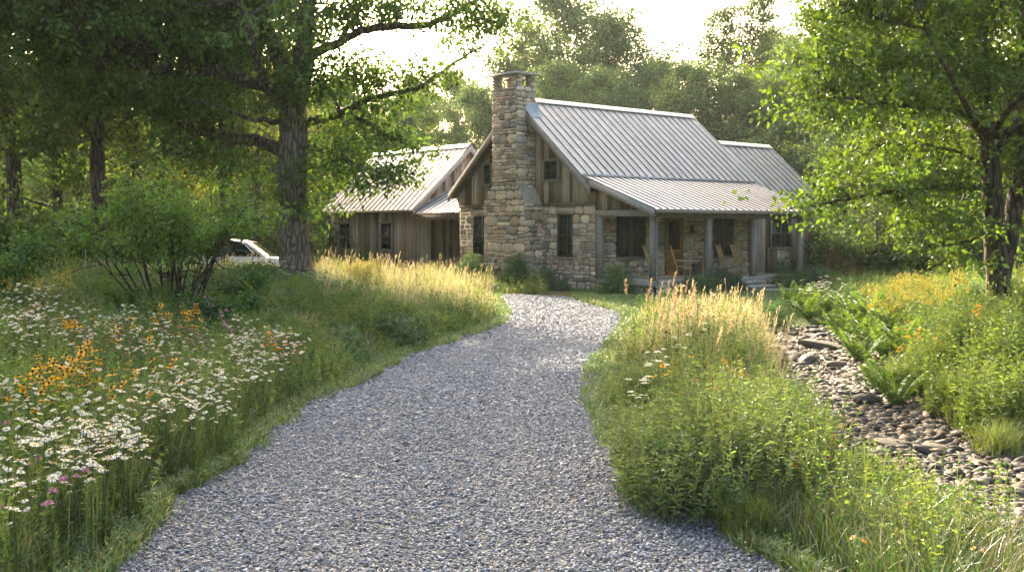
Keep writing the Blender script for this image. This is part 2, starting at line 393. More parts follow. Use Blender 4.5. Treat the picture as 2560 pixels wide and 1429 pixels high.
masonry(ch, (0, 5.72, 0), A_U, N_V, -.1, 3.2, lambda z: [(cu0 - .03, .3)], 1.15)
masonry(ch, (0, cv0, 0), A_U, N_V, 3.2, 7.6, lambda z: [(cu0 - .03, cu1)], 1.15)
masonry(ch, (0, cv1, 0), A_U, (0, 1, 0), 3.2, 7.6, lambda z: [(cu0 - .03, cu1)], 1.15)
masonry(ch, (cu1, 0, 0), A_V, (1, 0, 0), 6.0, 7.6, lambda z: [(cv0, cv1)])
for pu in (cu0, cu1 - .24):
    for pv in (cv0, cv1 - .28):
        body2 = (pu + .02, pv + .02, 7.58), (pu + .24, pv + .28, 8.06); ch.box(*body2, cm)
        masonry(ch, (pu, 0, 0), A_V, N_U, 7.6, 8.05, lambda z, pv=pv: [(pv, pv + .28)], .6); masonry(ch, (0, pv, 0), A_U, N_V, 7.6, 8.05, lambda z, pu=pu: [(pu, pu + .25)], .6)
ch.build('stonework', M['stone'], chim)
cp = MB(); cp.box((cu0 - .13, cv0 - .13, 8.06), (cu1 + .13, cv1 + .13, 8.13), (.34, .32, .29)); cp.box((cu0 - .03, cv0 - .03, 8.13), (cu1 + .03, cv1 + .03, 8.17), (.3, .28, .26)); cp.build('cap', M['stone'], chim)
fl = MB(); fl.add([(-.2, 6.1, 6.72), (cu1 + .1, 6.1, 6.72), (cu1 + .1, 6.13, 7.02), (-.2, 6.13, 7.02), (-.2, 5.85, 6.45), (cu1 + .1, 5.85, 6.45)], [(0, 1, 2, 3), (4, 5, 1, 0)], (.32, .35, .38)); fl.build('flashing', M['roof'], chim)
# --- roofs
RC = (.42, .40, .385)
def roofplane(mb, e0, e1, r1, r0, n, th=.11, seam=.40, c=RC, under=(.16, .14, .12), sw=.009, sh=.03):
    """eave e0->e1, ridge r0->r1; slab below, standing seams on top"""
    e0, e1, r1, r0 = (np.array(q, float) for q in (e0, e1, r1, r0)); n = nrm(np.array(n, float))
    kk = max(int(round(np.linalg.norm(e1 - e0) / seam)), 1)
    for i in range(kk):
        a0, a1, b0, b1 = lerp(e0, e1, i / kk), lerp(e0, e1, (i + 1) / kk), lerp(r0, r1, i / kk), lerp(r0, r1, (i + 1) / kk)
        mb.add([a0, a1, b1, b0], [(0, 1, 2, 3)], np.array(c) * rng.uniform(.9, 1.08) * np.array([1, 1 - .02 * rng.random(), 1 - .04 * rng.random()]))
    q = [p - n * th for p in (e0, e1, r1, r0)]; q2 = [p - n * .004 for p in (e0, e1, r1, r0)]
    mb.hexa(q + q2, under)
    L = np.linalg.norm(e1 - e0); k = max(int(round(L / seam)), 1)
    for i in range(k + 1):
        t = i / k; a = lerp(e0, e1, t); bb = lerp(r0, r1, t); x = (e1 - e0) / L * sw
        mb.hexa([a - x, a + x, bb + x, bb - x, a - x + n * sh, a + x + n * sh, bb + x + n * sh, bb - x + n * sh], (.09, .085, .085) if 0 < i < k else (.35, .35, .36))  # inner seams coloured dark to imitate their shadow side
u0, u1 = -.15, 10.4
r = MB()
nF = (0, -SL, 1); nB = (0, SL, 1)
ve = 2.72
roofplane(r, (u0, ve, zroof(ve)), (u1, ve, zroof(ve)), (u1, VR, ZR), (u0, VR, ZR), nF)
vb_ = 10.97
roofplane(r, (u1, vb_, zroof(vb_)), (u0, vb_, zroof(vb_)), (u0, VR, ZR), (u1, VR, ZR), nB)
rf = r.build('roof', M['roof'], house)
cap = MB()
cap.add([(u0 - .02, VR, ZR + .09), (u1 + .02, VR, ZR + .09), (u1 + .02, VR - .2, ZR - .09), (u0 - .02, VR - .2, ZR - .09), (u1 + .02, VR + .2, ZR - .09), (u0 - .02, VR + .2, ZR - .09)], [(0, 3, 2, 1), (0, 1, 4, 5)], (.43, .41, .40)); cap.build('ridge_cap', M['roof'], rf)
fa = MB()
def fascia(par, p0, p1, w=.22, t=.06, nrm_out=(-1, 0, 0), c=(.24, .225, .21), drop=.02):
    p0, p1 = np.array(p0, float), np.array(p1, float); n = np.array(nrm_out, float) * t; d = np.array([0, 0, -w]); k = np.array([0, 0, -drop])
    mb = MB(); mb.hexa([p0 + k + d, p1 + k + d, p1 + k + d + n, p0 + k + d + n, p0 + k, p1 + k, p1 + k + n, p0 + k + n], c); mb.build('rake_board', M['beam'], par)
fascia(rf, (u0, ve, zroof(ve)), (u0, VR, ZR), .3); fascia(rf, (u0, VR, ZR), (u0, vb_, zroof(vb_)), .3)
fascia(rf, (u1, ve, zroof(ve)), (u1, VR, ZR), .26, nrm_out=(1, 0, 0))
# soffit boards under the rake
for va, vb2 in ((ve, VR), (VR, vb_)):
    fa.add([(u0, va, zroof(va) - .2), (.3, va, zroof(va) - .2), (.3, vb2, zroof(vb2) - .2), (u0, vb2, zroof(vb2) - .2)], [(0, 1, 2, 3)], (.1, .085, .07))
fa.build('soffit', M['beam'], rf)
# rear wing roof (coplanar front slope)
r = MB(); wu1 = 14.15; wr = 5.35; wz = zroof(5.35); we = 2.45
roofplane(r, (u1 + .03, we, zroof(we)), (wu1, we, zroof(we)), (wu1, wr, wz), (u1 + .03, wr, wz), nF)
roofplane(r, (wu1, 8.3, wz - SL * 2.95), (u1, 8.3, wz - SL * 2.95), (u1, wr, wz), (wu1, wr, wz), nB)
wrf = r.build('wing_roof', M['roof'], house)
cap = MB(); cap.add([(u1, wr, wz + .09), (wu1 + .02, wr, wz + .09), (wu1 + .02, wr - .2, wz - .09), (u1, wr - .2, wz - .09), (wu1 + .02, wr + .2, wz - .09), (u1, wr + .2, wz - .09)], [(0, 3, 2, 1), (0, 1, 4, 5)], (.43, .41, .40)); cap.build('ridge_cap', M['roof'], wrf)
fascia(wrf, (wu1, we, zroof(we)), (wu1, wr, wz), .22, nrm_out=(1, 0, 0)); fascia(wrf, (wu1, wr, wz), (wu1, 8.3, wz - SL * 2.95), .22, nrm_out=(1, 0, 0))
# porch roof
r = MB(); pe = -.33; pt = 3.12; pu1 = 9.75
roofplane(r, (u0, pe, zporch(pe)), (pu1, pe, zporch(pe)), (pu1, pt, zporch(pt)), (u0, pt, zporch(pt)), (0, -.357, 1), .09, .36, (.70, .66, .63), sw=.014, sh=.035)  # paler than the main roof to imitate low-sun sky reflected in it
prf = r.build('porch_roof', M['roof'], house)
fascia(prf, (u0, pe, zporch(pe)), (u0, pt - .35, zporch(pt - .35)), .24, c=(.27, .26, .25)); fascia(prf, (pu1, pe, zporch(pe)), (pu1, pt, zporch(pt)), .2, nrm_out=(1, 0, 0))
fl = MB(); fl.box((u0, pt - .07, zporch(pt) + .0), (pu1 + .3, pt + .03, zporch(pt) + .075), (.42, .42, .43)); fl.build('flashing', M['roof'], prf)
gt = MB(); gt.box((u0 + .02, pe - .1, zporch(pe) - .14), (pu1, pe - .01, zporch(pe) - .03), (.17, .15, .13)); gt.build('gutter', M['plain'], prf)
dp = MB()
dp.tube([(.25, pe - .03, 2.82), (.27, pe + .05, 2.68), (.3, .0, 2.5), (.31, -.03, 2.3), (.31, -.03, .5), (.31, -.12, .3)], .035, 8, (.13, .13, .13)); dp.build('downspout', M['plain'], house)
# beams, posts, deck, steps
bm = MB()
bm.box((.22, .04, 2.66), (.42, 2.86, 2.89), (.26, .25, .235)); bm.build('beam', M['beam'], house)
bm = MB(); bm.box((.425, .05, 2.6), (9.3, .25, 2.83), (.17, .155, .14)); bm.build('beam', M['beam'], house)
PT = (.2, .19, .178)
for pu, pv in ((.33, .15), (3.3, .15), (6.0, .15), (9.02, .15), (.33, 2.68)):
    p = MB(); p.box((pu - .1, pv - .1, .42), (pu + .1, pv + .1, 2.6 if pu > 1 else 2.66), PT)
    p.build('post', M['beam'], house)
dck = MB()
for k in range(20): dck.box((.25, .0 + k * .143 , .38), (9.15, .138 + k * .143, .42), np.array((.36, .34, .31)) * rng.uniform(.8, 1.15))
dck.box((.27, .015, .22), (9.13, .05, .378), (.27, .26, .25)); dck.box((.24, .06, .22), (.272, 2.8, .378), (.27, .26, .25)); dck.box((9.1, .06, .1), (9.14, 2.8, .378), (.2, .2, .19))
dck.build('porch_deck', M['beam'], house)
for lo, hi in (((4.35, -.42, -.05), (5.75, -.0, .285)), ((4.25, -.86, -.05), (6.0, -.425, .15)), ((4.6, -1.7, -.05), (6.2, -.9, .03))):
    st = MB(); st.box(lo, (hi[0], hi[1], hi[2] - .06), (.2, .19, .17)); st.box((lo[0] - .03, lo[1] - .03, hi[2] - .057), (hi[0] + .03, hi[1], hi[2]), (.36, .35, .33)); st.build('step', M['stone'], house)
# rafters under the porch
rfm = MB()
for k in range(17):
    u = .6 + k * .54; rfm.hexa([(u - .03, -.25, zporch(-.25) - .26), (u + .03, -.25, zporch(-.25) - .26), (u + .03, 2.8, zporch(2.8) - .26), (u - .03, 2.8, zporch(2.8) - .26), (u - .03, -.25, zporch(-.25) - .11), (u + .03, -.25, zporch(-.25) - .11), (u + .03, 2.8, zporch(2.8) - .11), (u - .03, 2.8, zporch(2.8) - .11)], (.14, .12, .1))
rfm.build('rafters', M['beam'], prf)
# front door
d = MB(); dc = (.30, .15, .05)
d.box((4.1, 2.80, .42), (4.2, 2.86, 2.62), dc); d.box((4.88, 2.80, .42), (4.98, 2.86, 2.62), dc); d.box((4.2, 2.80, .42), (4.88, 2.86, .62), dc); d.box((4.2, 2.8, 2.5), (4.88, 2.86, 2.62), dc); d.box((4.2, 2.80, 1.3), (4.88, 2.86, 1.42), dc); d.box((4.2, 2.82, .62), (4.88, 2.855, 1.3), np.array(dc) * .85); d.box((4.52, 2.81, .62), (4.56, 2.82, 1.3), dc)
dr = d.build('door', M['beam'], house)
p = MB(); p.box((4.2, 2.825, 1.42), (4.88, 2.84, 2.5), (.02,) * 3); p.build('pane', M['glass'], dr)
h = MB(); h.tube([(4.83, 2.79, 1.05), (4.83, 2.76, 1.08), (4.83, 2.76, 1.22), (4.83, 2.79, 1.25)], .012, 6, (.05, .045, .04)); h.build('handle', M['plain'], dr)
f_ = MB(); f_.box((4.02, 2.78, .42), (4.097, 2.88, 2.7), (.16, .12, .08)); f_.box((4.983, 2.78, .42), (5.06, 2.88, 2.7), (.16, .12, .08)); f_.build('door_frame', M['beam'], dr)
# wall lantern
ln = MB(); ln.box((5.5, 2.7, 2.05), (5.62, 2.8, 2.3), (.03, .03, .03)); ln.add([(5.48, 2.68, 2.3), (5.64, 2.68, 2.3), (5.64, 2.82, 2.3), (5.48, 2.82, 2.3), (5.56, 2.75, 2.38)], [(0, 1, 4), (1, 2, 4), (2, 3, 4), (3, 0, 4)], (.03, .03, .03)); ln.build('lantern', M['plain'], house)
# --- left wing (garage wing), ridge along v
wu = 1.0; wv0, wv1 = 15.1, 22.95; zE = 3.08; uR = 4.33; zRR = 6.12; s2 = (zRR - zE) / (uR - wu)
r = MB()
roofplane(r, (wu, wv1, zE), (wu, wv0, zE), (uR, wv0, zRR), (uR, wv1, zRR), (-s2, 0, 1), .11, .4, (.40, .365, .35))
roofplane(r, (2 * uR - wu, wv0, zE), (2 * uR - wu, wv1, zE), (uR, wv1, zRR), (uR, wv0, zRR), (s2, 0, 1), .11, .4)
lr = r.build('side_wing_roof', M['roof'], house)
cap = MB(); cap.add([(uR, wv0 - .02, zRR + .09), (uR, wv1 + .02, zRR + .09), (uR - .2, wv1 + .02, zRR - .08), (uR - .2, wv0 - .02, zRR - .08), (uR + .2, wv1 + .02, zRR - .08), (uR + .2, wv0 - .02, zRR - .08)], [(0, 1, 2, 3), (0, 5, 4, 1)], (.42, .40, .385)); cap.build('ridge_cap', M['roof'], lr)
fascia(lr, (wu, wv0, zE), (uR, wv0, zRR), .26, nrm_out=(0, -1, 0), c=(.34, .31, .3)); fascia(lr, (uR, wv0, zRR), (2 * uR - wu, wv0, zE), .26, nrm_out=(0, -1, 0), c=(.34, .31, .3))
gt = MB(); gt.box((wu - .1, wv0, zE - .13), (wu - .01, wv1, zE - .02), (.16, .12, .09)); gt.build('gutter', M['plain'], lr)
b = MB(); cr = MB()
wl = wu + .4; wg = wv0 + .35
cr.box((wl + .03, wg + .03, -.3), (2 * uR - wl, wv1 - .3, 3.3), dk); cr.build('side_wing_core', M['plain'], house)
Hs = [(17.24, 18.12, 1.25, 2.48), (20.75, 21.74, 1.25, 2.48)]
boards(b, (wl + .03, 0, 0), A_V, N_U, wg, wv1 - .3, lambda v: -.1, lambda v: 3.3, Hs, .24)
boards(b, (0, wg + .03, 0), A_U, N_V, wl, 2 * uR - wl, lambda u: -.1, lambda u: zRR - s2 * abs(u - uR) - .15, [], .24, tone=1.2)
b.box((wl - .06, wg - .06, -.1), (wl + .04, wg + .04, 3.2), (.3, .3, .3))
b.build('side_wing_boards', M['wood'], house)
for h0 in Hs: window((wl - .02, 0, 0), A_V, N_U, *h0, 2, 4, casing=.07)
dp = MB(); dp.tube([(wu - .03, wv0 + .1, 3.0), (wl - .1, wv0 + .25, 2.75), (wl - .1, wv0 + .25, .1)], .035, 8, (.2, .2, .2)); dp.build('downspout', M['plain'], house)
# breezeway connector between the wings
r = MB(); ce = wu + .15; cz = 2.95; cs = (3.97 - 2.95) / 2.05
roofplane(r, (ce, wg, cz), (ce, 10.78, cz), (5.0, 10.78, cz + cs * (5.0 - ce)), (5.0, wg, cz + cs * (5.0 - ce)), (-cs, 0, 1), .1, .4, (.60, .60, .63))
r.box((ce - .1, 10.8, cz - .13), (ce - .01, wg - .08, cz - .02), (.16, .12, .09))
r.build('breezeway_roof', M['roof'], house)
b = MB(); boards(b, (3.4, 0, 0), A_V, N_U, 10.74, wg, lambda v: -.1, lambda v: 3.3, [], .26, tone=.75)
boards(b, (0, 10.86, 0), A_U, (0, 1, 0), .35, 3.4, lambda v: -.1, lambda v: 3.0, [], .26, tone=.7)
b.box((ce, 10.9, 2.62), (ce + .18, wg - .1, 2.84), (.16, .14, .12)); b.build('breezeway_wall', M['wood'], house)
d = MB(); d.box((3.3, 12.6, .1), (3.36, 13.5, 2.2), (.16, .11, .07)); d.build('back_door', M['beam'], house)
bp = MB(); bp.box((3.28, 12.0, 1.5), (3.34, 12.18, 1.75), (.55, .5, .42)); bp.build('notice_plate', M['plain'], house)

# ------------------------------------------------------------------ things on the porch
WD = (.46, .33, .20)
def rocker():
    t = thing('rocking_chair', 'wooden slat back rocking chair', 'rocking chair', group='rocking chairs on the porch')
    # faces -y
    p = MB()
    for k in range(7): p.box((-.25, -.25 + k * .07, .42), (.25, -.19 + k * .07, .445), np.array(WD) * rng.uniform(.85, 1.1))
    p.box((-.26, -.27, .37), (.26, -.24, .42), WD); p.box((-.26, .22, .37), (.26, .25, .42), WD); p.build('seat', M['beam'], t)
    p = MB(); T = lambda v: np.stack([v[:, 0], .24 + (v[:, 2] - .4) * .30 + v[:, 1], v[:, 2]], 1)
    for s_ in (-1, 1): p.box((s_ * .25 - .024, -.025, .4), (s_ * .25 + .024, .025, 1.2), WD, T)
    for k in range(6): x = -.185 + k * .074; p.box((x - .02, -.008, .5), (x + .02, .008, 1.1), WD, T)
    p.box((-.235, -.018, 1.07), (.235, .018, 1.16), WD, T); p.box((-.235, -.015, .48), (.235, .015, .53), WD, T); p.build('backrest', M['beam'], t)
    for s_ in (-1, 1):
        p = MB(); p.box((s_ * .28 - .04, -.3, .63), (s_ * .28 + .04, .30, .655), WD); p.build('armrest', M['beam'], t)
        for y0, top in ((-.24, .63), (.22, .45)):
            p = MB(); p.tube([(s_ * .27, y0, .06), (s_ * .27, y0 + .01, top)], .018, 6, WD); p.build('leg', M['beam'], t)
        p = MB(); an = np.linspace(-.55, .62, 10); P = np.stack([np.full(10, s_ * .27), an, .03 + .16 * (an - .02) ** 2], 1); p.tube(P, .02, 6, WD); p.build('rocker', M['beam'], t)
    for z in (.16, .28):
        for y in (-.24, .22): p = MB(); p.tube([(-.27, y, z), (.27, y, z)], .012, 6, WD); p.build('stretcher', M['beam'], t)
    return freeze(t)
rk = rocker()
for i, (u, v, a, lb) in enumerate([(2.25, 1.7, 48, 'light wooden rocking chair leaning half behind the downspout post'), (3.0, 1.05, 42, 'light wooden rocking chair in front of the orange front door'), (6.55, 1.7, 20, 'wooden slat back rocking chair under the middle porch window'), (7.5, 1.7, 12, 'wooden rocking chair nearest the plank wall end of the porch')]):
    o = rk if i == 0 else copy_tree(rk)
    o.location = HW(u, v, .42); o.rotation_euler = (0, 0, HA + RD(a)); relabel(o, lb)
def pot(loc, r, h, c, label, plant=False):
    t = thing('plant_pot', label, 'pot', loc); m = MB()
    P = [(0, 0, 0), (0, 0, .02), (0, 0, h * .5), (0, 0, h * .9), (0, 0, h)]; m.tube(P, [r * .6, r * .68, r * .95, r, r * 1.1], 18, c); m.build('vessel', M['stone'], t)
    e = MB(); e.tube([(0, 0, h - .03), (0, 0, h + .003)], [r * .9, r * .9], 14, (.04, .03, .02)); e.build('soil', M['ground'], t)
    return t
pot(HW(.75, 2.2, .42), .17, .45, (.50, .25, .17), 'pinkish terracotta pot behind the stone corner post of the porch')
pot(HW(5.75, 2.35, .42), .2, .5, (.40, .22, .16), 'terracotta pot against the stone wall right of the front door')
pot(HW(5.35, 2.3, .42), .15, .42, (.09, .08, .07), 'dark pot beside the front door')
# stool/bench by the middle window
t = thing('side_table', 'small weathered wooden side table beside the porch rocking chairs', 'table', HW(6.0, 2.1, .42), HA)
m = MB(); m.box((-.2, -.2, .42), (.2, .2, .46), (.28, .26, .22)); m.build('table_top', M['beam'], t)
for a in (-.16, .16):
    for b_ in (-.16, .16): m = MB(); m.box((a - .02, b_ - .02, 0), (a + .02, b_ + .02, .42), (.26, .24, .2)); m.build('leg', M['beam'], t)
# firewood
fw = MB()
for k in range(34):
    row = int(k ** .5 * 1.0); 
yy = 0
for row in range(7):
    for k in range(7 - row // 2):
        y = -.42 + k * .14 + (row % 2) * .07 + row * .0; z = .07 + row * .12; rr = rng.uniform(.055, .072)
        fw.tube([(-.25 + rng.uniform(-.04, .04), y, z), (.25, y, z)], [rr, rr], 7, np.array((.42, .21, .11)) * rng.uniform(.6, 1.3))
o = fw.build('firewood_pile', M['beam'], None); o.location = HW(2.1, 13.0, 0.0); o.rotation_euler = (0, 0, HA); tag(o, 'stacked orange brown split firewood in the dark breezeway', 'firewood')
ss = MB(); ss.box((-.3, -.3, 0), (.3, .3, .08), (.3, .28, .25))

# ------------------------------------------------------------------ cars behind the shrubs
def suv(loc, rz, label, c=(.78, .79, .8), L=4.7, Wd=1.85, Hh=1.72):
    t = thing('parked_car', label, 'car', loc, rz, None)
    xs = np.array([0, .05, .35, .9, 1.3, 2.0, 2.9, 3.7, 4.3, 4.62, 4.7]); q = L / 4.7
    lowz = np.array([.42, .32, .28, .26, .26, .26, .26, .26, .3, .34, .45]); mid = np.array([.75, .92, .98, 1.02, 1.05, 1.06, 1.06, 1.07, 1.05, .98, .8])
    hw = np.array([.70, .82, .89, .92, .925, .925, .925, .92, .9, .84, .74]) * Wd / 1.85
    def loft(mb, xs, zl, zh, wl_, wh_, cc):
        V = []; 
        for x, a, b, w0, w1 in zip(xs, zl, zh, wl_, wh_):
            V += [(x, -w0 * .94, a), (x, -w0, lerp(a, b, .3)), (x, -w0, lerp(a, b, .65)), (x, -w1, b), (x, 0, b + .015), (x, w1, b), (x, w0, lerp(a, b, .65)), (x, w0, lerp(a, b, .3)), (x, w0 * .94, a)]
        n = len(xs); f = []
        for i in range(n - 1):
            for j in range(8): f.append((i * 9 + j, i * 9 + j + 1, (i + 1) * 9 + j + 1, (i + 1) * 9 + j))
        mb.add(V, f, cc); mb.add(V[:9], [(0, 1, 7, 8), (1, 2, 6, 7), (2, 3, 5, 6)], cc); mb.add(V[-9:], [(0, 8, 7, 1), (1, 7, 6, 2), (2, 6, 5, 3)], cc)
    m = MB(); loft(m, xs * q, lowz, mid, hw, hw * .9, c); m.build('body', M['carpaint'], t, True)
    m = MB(); xs2 = np.array([1.05, 1.75, 2.2, 3.2, 4.15, 4.5]); loft(m, xs2 * q, [1.0] * 6, [1.06, Hh - .12, Hh - .03, Hh, Hh - .05, 1.2], [.84] * 6, [.76, .7, .69, .69, .67, .7], (.02, .022, .025)); m.build('window_band', M['glass'], t)
    m = MB(); m.add([(1.8 * q, -.69, Hh - .1), (1.8 * q, .69, Hh - .1), (2.3 * q, .7, Hh), (2.3 * q, -.7, Hh), (4.2 * q, .69, Hh - .0), (4.2 * q, -.69, Hh - .0), (4.35 * q, .66, Hh - .13), (4.35 * q, -.66, Hh - .13)], [(0, 1, 2, 3), (3, 2, 4, 5), (5, 4, 6, 7)], c)
    for s_ in (-1, 1):
        for x in (1.1, 2.55, 3.55, 4.3):
            m.hexa([(x * q, s_ * .855, 1.0), (x * q + .09, s_ * .855, 1.0), (x * q + .09, s_ * .83, 1.0), (x * q, s_ * .83, 1.0), (min(x + .7 * (x < 2), 4.3) * q, s_ * .72, Hh - .1), (min(x + .7 * (x < 2), 4.3) * q + .09, s_ * .72, Hh - .1), (min(x + .7 * (x < 2), 4.3) * q + .09, s_ * .7, Hh - .1), (min(x + .7 * (x < 2), 4.3) * q, s_ * .7, Hh - .1)], c)
    m.build('roof', M['carpaint'], t)
    for x in (.85, 3.75):
        for s_ in (-1, 1):
            m = MB(); m.tube([(x * q, s_ * .72, .34), (x * q, s_ * .94, .34)], [.34, .34], 20, (.02, .02, .02)); w = m.build('wheel', M['plain'], t)
            m = MB(); m.tube([(x * q, s_ * .9, .34), (x * q, s_ * .95, .34)], [.2, .2], 14, (.4, .4, .4)); m.build('rim', M['plain'], w)
    for s_ in (-1, 1):
        m = MB(); m.box((4.58 * q, s_ * .7 - .08, .8), (4.66 * q, s_ * .7 + .08, 1.05), (.4, .02, .02)); m.build('tail_light', M['plain'], t)
        m = MB(); m.box((.03, s_ * .62 - .12, .68), (.14, s_ * .62 + .12, .82), (.7, .7, .7)); m.build('headlight', M['plain'], t)
    return t
n_ = NT('car_paint'); M['carpaint'] = n_.pbr(n_.attr(), .22, 0, None, .6)
P = atY(705, 655, 44); suv((P[0] + .45, 44.0, float(gz(P[0], 44))), RD(172), 'white car parked beyond the tall grass just left of the big oak trunk')
P = atY(545, 655, 50); suv((P[0], 50, float(gz(P[0], 50))), RD(165), 'silver car mostly hidden behind the thin grey tree trunk', (.5, .52, .55))
# ------------------------------------------------------------------ plant makers
def leaves(mb, P, D, L, Wd, c, fold=.25, droop=.0):
    """one folded rhombic leaf per point: P base, D direction, L length, Wd width"""
    n = len(P); D = nrm(D); L = np.broadcast_to(L, (n,)); Wd = np.broadcast_to(Wd, (n,))
    R = nrm(rng.normal(size=(n, 3)) * np.array([1, 1, .55]) + np.array([0, 0, .9])); S = nrm(np.cross(D, R)); N = np.cross(S, D)
    mid = P + D * (L * .45)[:, None]; tip = P + D * L[:, None] - np.array([0, 0, 1]) * (L * droop)[:, None]
    a = mid + S * (Wd * .5)[:, None] + N * (Wd * fold)[:, None]; b = mid - S * (Wd * .5)[:, None] + N * (Wd * fold)[:, None]
    v = np.stack([P, a, tip, b], 1).reshape(-1, 3); i = np.arange(n)[:, None] * 4
    f = np.concatenate([i + [0, 1, 2], i + [0, 2, 3]], 1).reshape(-1, 3)
    c = np.asarray(c, float); c = np.tile(c, (n, 1)) if c.ndim == 1 else c
    mb.add(v, f, np.repeat(c, 2, 0))
def vary(c, n, k=.25, hue=.12):
    c = np.asarray(c, float); return c[None] * (rng.uniform(1 - k, 1 + k, (n, 1))) * rng.uniform(1 - hue, 1 + hue, (n, 3))
def blades(mb, P, H, Wd, bend, c):
    """grass blades: three bent segments ending in a point"""
    n = len(P); H = np.broadcast_to(H, (n,)); Wd = np.broadcast_to(Wd, (n,)); bend = np.broadcast_to(bend, (n,))
    a = rng.uniform(0, 6.283, n); d = np.stack([np.cos(a), np.sin(a), 0 * a], 1); a2 = a + rng.uniform(-1.2, 1.2, n) + 1.57; s = np.stack([np.cos(a2), np.sin(a2), 0 * a2], 1)
    up = np.array([0, 0, 1.0]); V = []
    for t, w in ((0, 1), (.4, .85), (.75, .55)):
        q = P + d * (bend * H * t ** 2)[:, None] + up * (H * (t - .35 * bend * t ** 2.5))[:, None]
        V += [q - s * (Wd * w * .5)[:, None], q + s * (Wd * w * .5)[:, None]]
    V.append(P + d * (bend * H)[:, None] + up * (H * (1 - .35 * bend))[:, None])
    v = np.stack(V, 1).reshape(-1, 3); i = np.arange(n)[:, None] * 7; b = mb.n
    c = np.asarray(c, float); c = np.tile(c, (n, 1)) if c.ndim == 1 else c
    mb.add(v, np.concatenate([i + [0, 1, 3, 2], i + [2, 3, 5, 4]], 1).reshape(-1, 4), np.repeat(c, 2, 0))
    mb.v.append(np.zeros((0, 3))); mb.f.append((i + [4, 5, 6]).reshape(-1, 3) + b); mb.c.append(c)
def herbs(mb, P, H, c, per=18, L=.07, Wd=.018, spread=.15, stemc=(.1, .13, .05), tilt=.15):
    """leafy stems: every P gets a stem H high with `per` leaves up it"""
    n = len(P); H = np.broadcast_to(H, (n,)); lean = rng.normal(0, tilt, (n, 2)); top = P + np.concatenate([lean * H[:, None], H[:, None]], 1)
    a = rng.uniform(0, 3.14, n); s = np.stack([np.cos(a), np.sin(a), 0 * a], 1) * .0035
    v = np.stack([P - s, P + s, top + s * .6, top - s * .6], 1).reshape(-1, 3); mb.add(v, np.arange(n)[:, None] * 4 + [0, 1, 2, 3], stemc)
    t = (np.arange(per) / per)[None] * .8 + .2 + rng.uniform(0, .06, (n, per)); B = P[:, None] + (top - P)[:, None] * t[..., None]
    an = rng.uniform(0, 6.28, (n, per)); D = np.stack([np.cos(an), np.sin(an), rng.uniform(.1, .9, (n, per))], -1)
    Ls = L * (1.15 - .6 * t) * rng.uniform(.7, 1.3, (n, per)); c = np.asarray(c, float); c = np.tile(c, (n, 1)) if c.ndim == 1 else c
    cc = np.repeat(c, per, 0) * rng.uniform(.5, 1.5, (n * per, 1))  # random leaf tone, widened to mimic bright tips and shaded gaps
    leaves(mb, B.reshape(-1, 3), D.reshape(-1, 3), Ls.ravel(), Ls.ravel() * Wd / L, cc, .15, .15)
    return top
def gp(X, Y): return np.stack([X, Y, gz(X, Y)], 1)
def limbpath(p0, d, L, n=7, wob=.12, up=.05):
    P = [np.array(p0, float)]; d = nrm(d)
    for i in range(n): d = nrm(d + rng.normal(0, wob, 3) + np.array([0, 0, up])); P.append(P[-1] + d * L / n)
    return np.array(P)
def clusters(mb, C, k, r, L, W_, c, flat=.6, droop=.1):
    """k leaves round each cluster centre C"""
    n = len(C); o = rng.normal(size=(n, k, 3)) * np.array([1, 1, flat]); o = nrm(o) * rng.uniform(.15, 1, (n, k, 1)) * r
    c = np.asarray(c, float); c = np.tile(c, (n, 1)) if c.ndim == 1 else c
    P = (C[:, None] + o).reshape(-1, 3); D = (o + rng.normal(0, .35 * r, (n, k, 3)) + np.array([0, 0, -.15 * r])).reshape(-1, 3)
    Ls = L * rng.uniform(.7, 1.25, n * k); leaves(mb, P, D, Ls, Ls * W_ / L, np.repeat(c, k, 0) * rng.uniform(.55, 1.45, (n * k, 1)), .22, droop)  # natural leaf variation, spread wider to imitate highlights and dark gaps
BARK = (.115, .095, .075); BARKG = (.15, .128, .105)
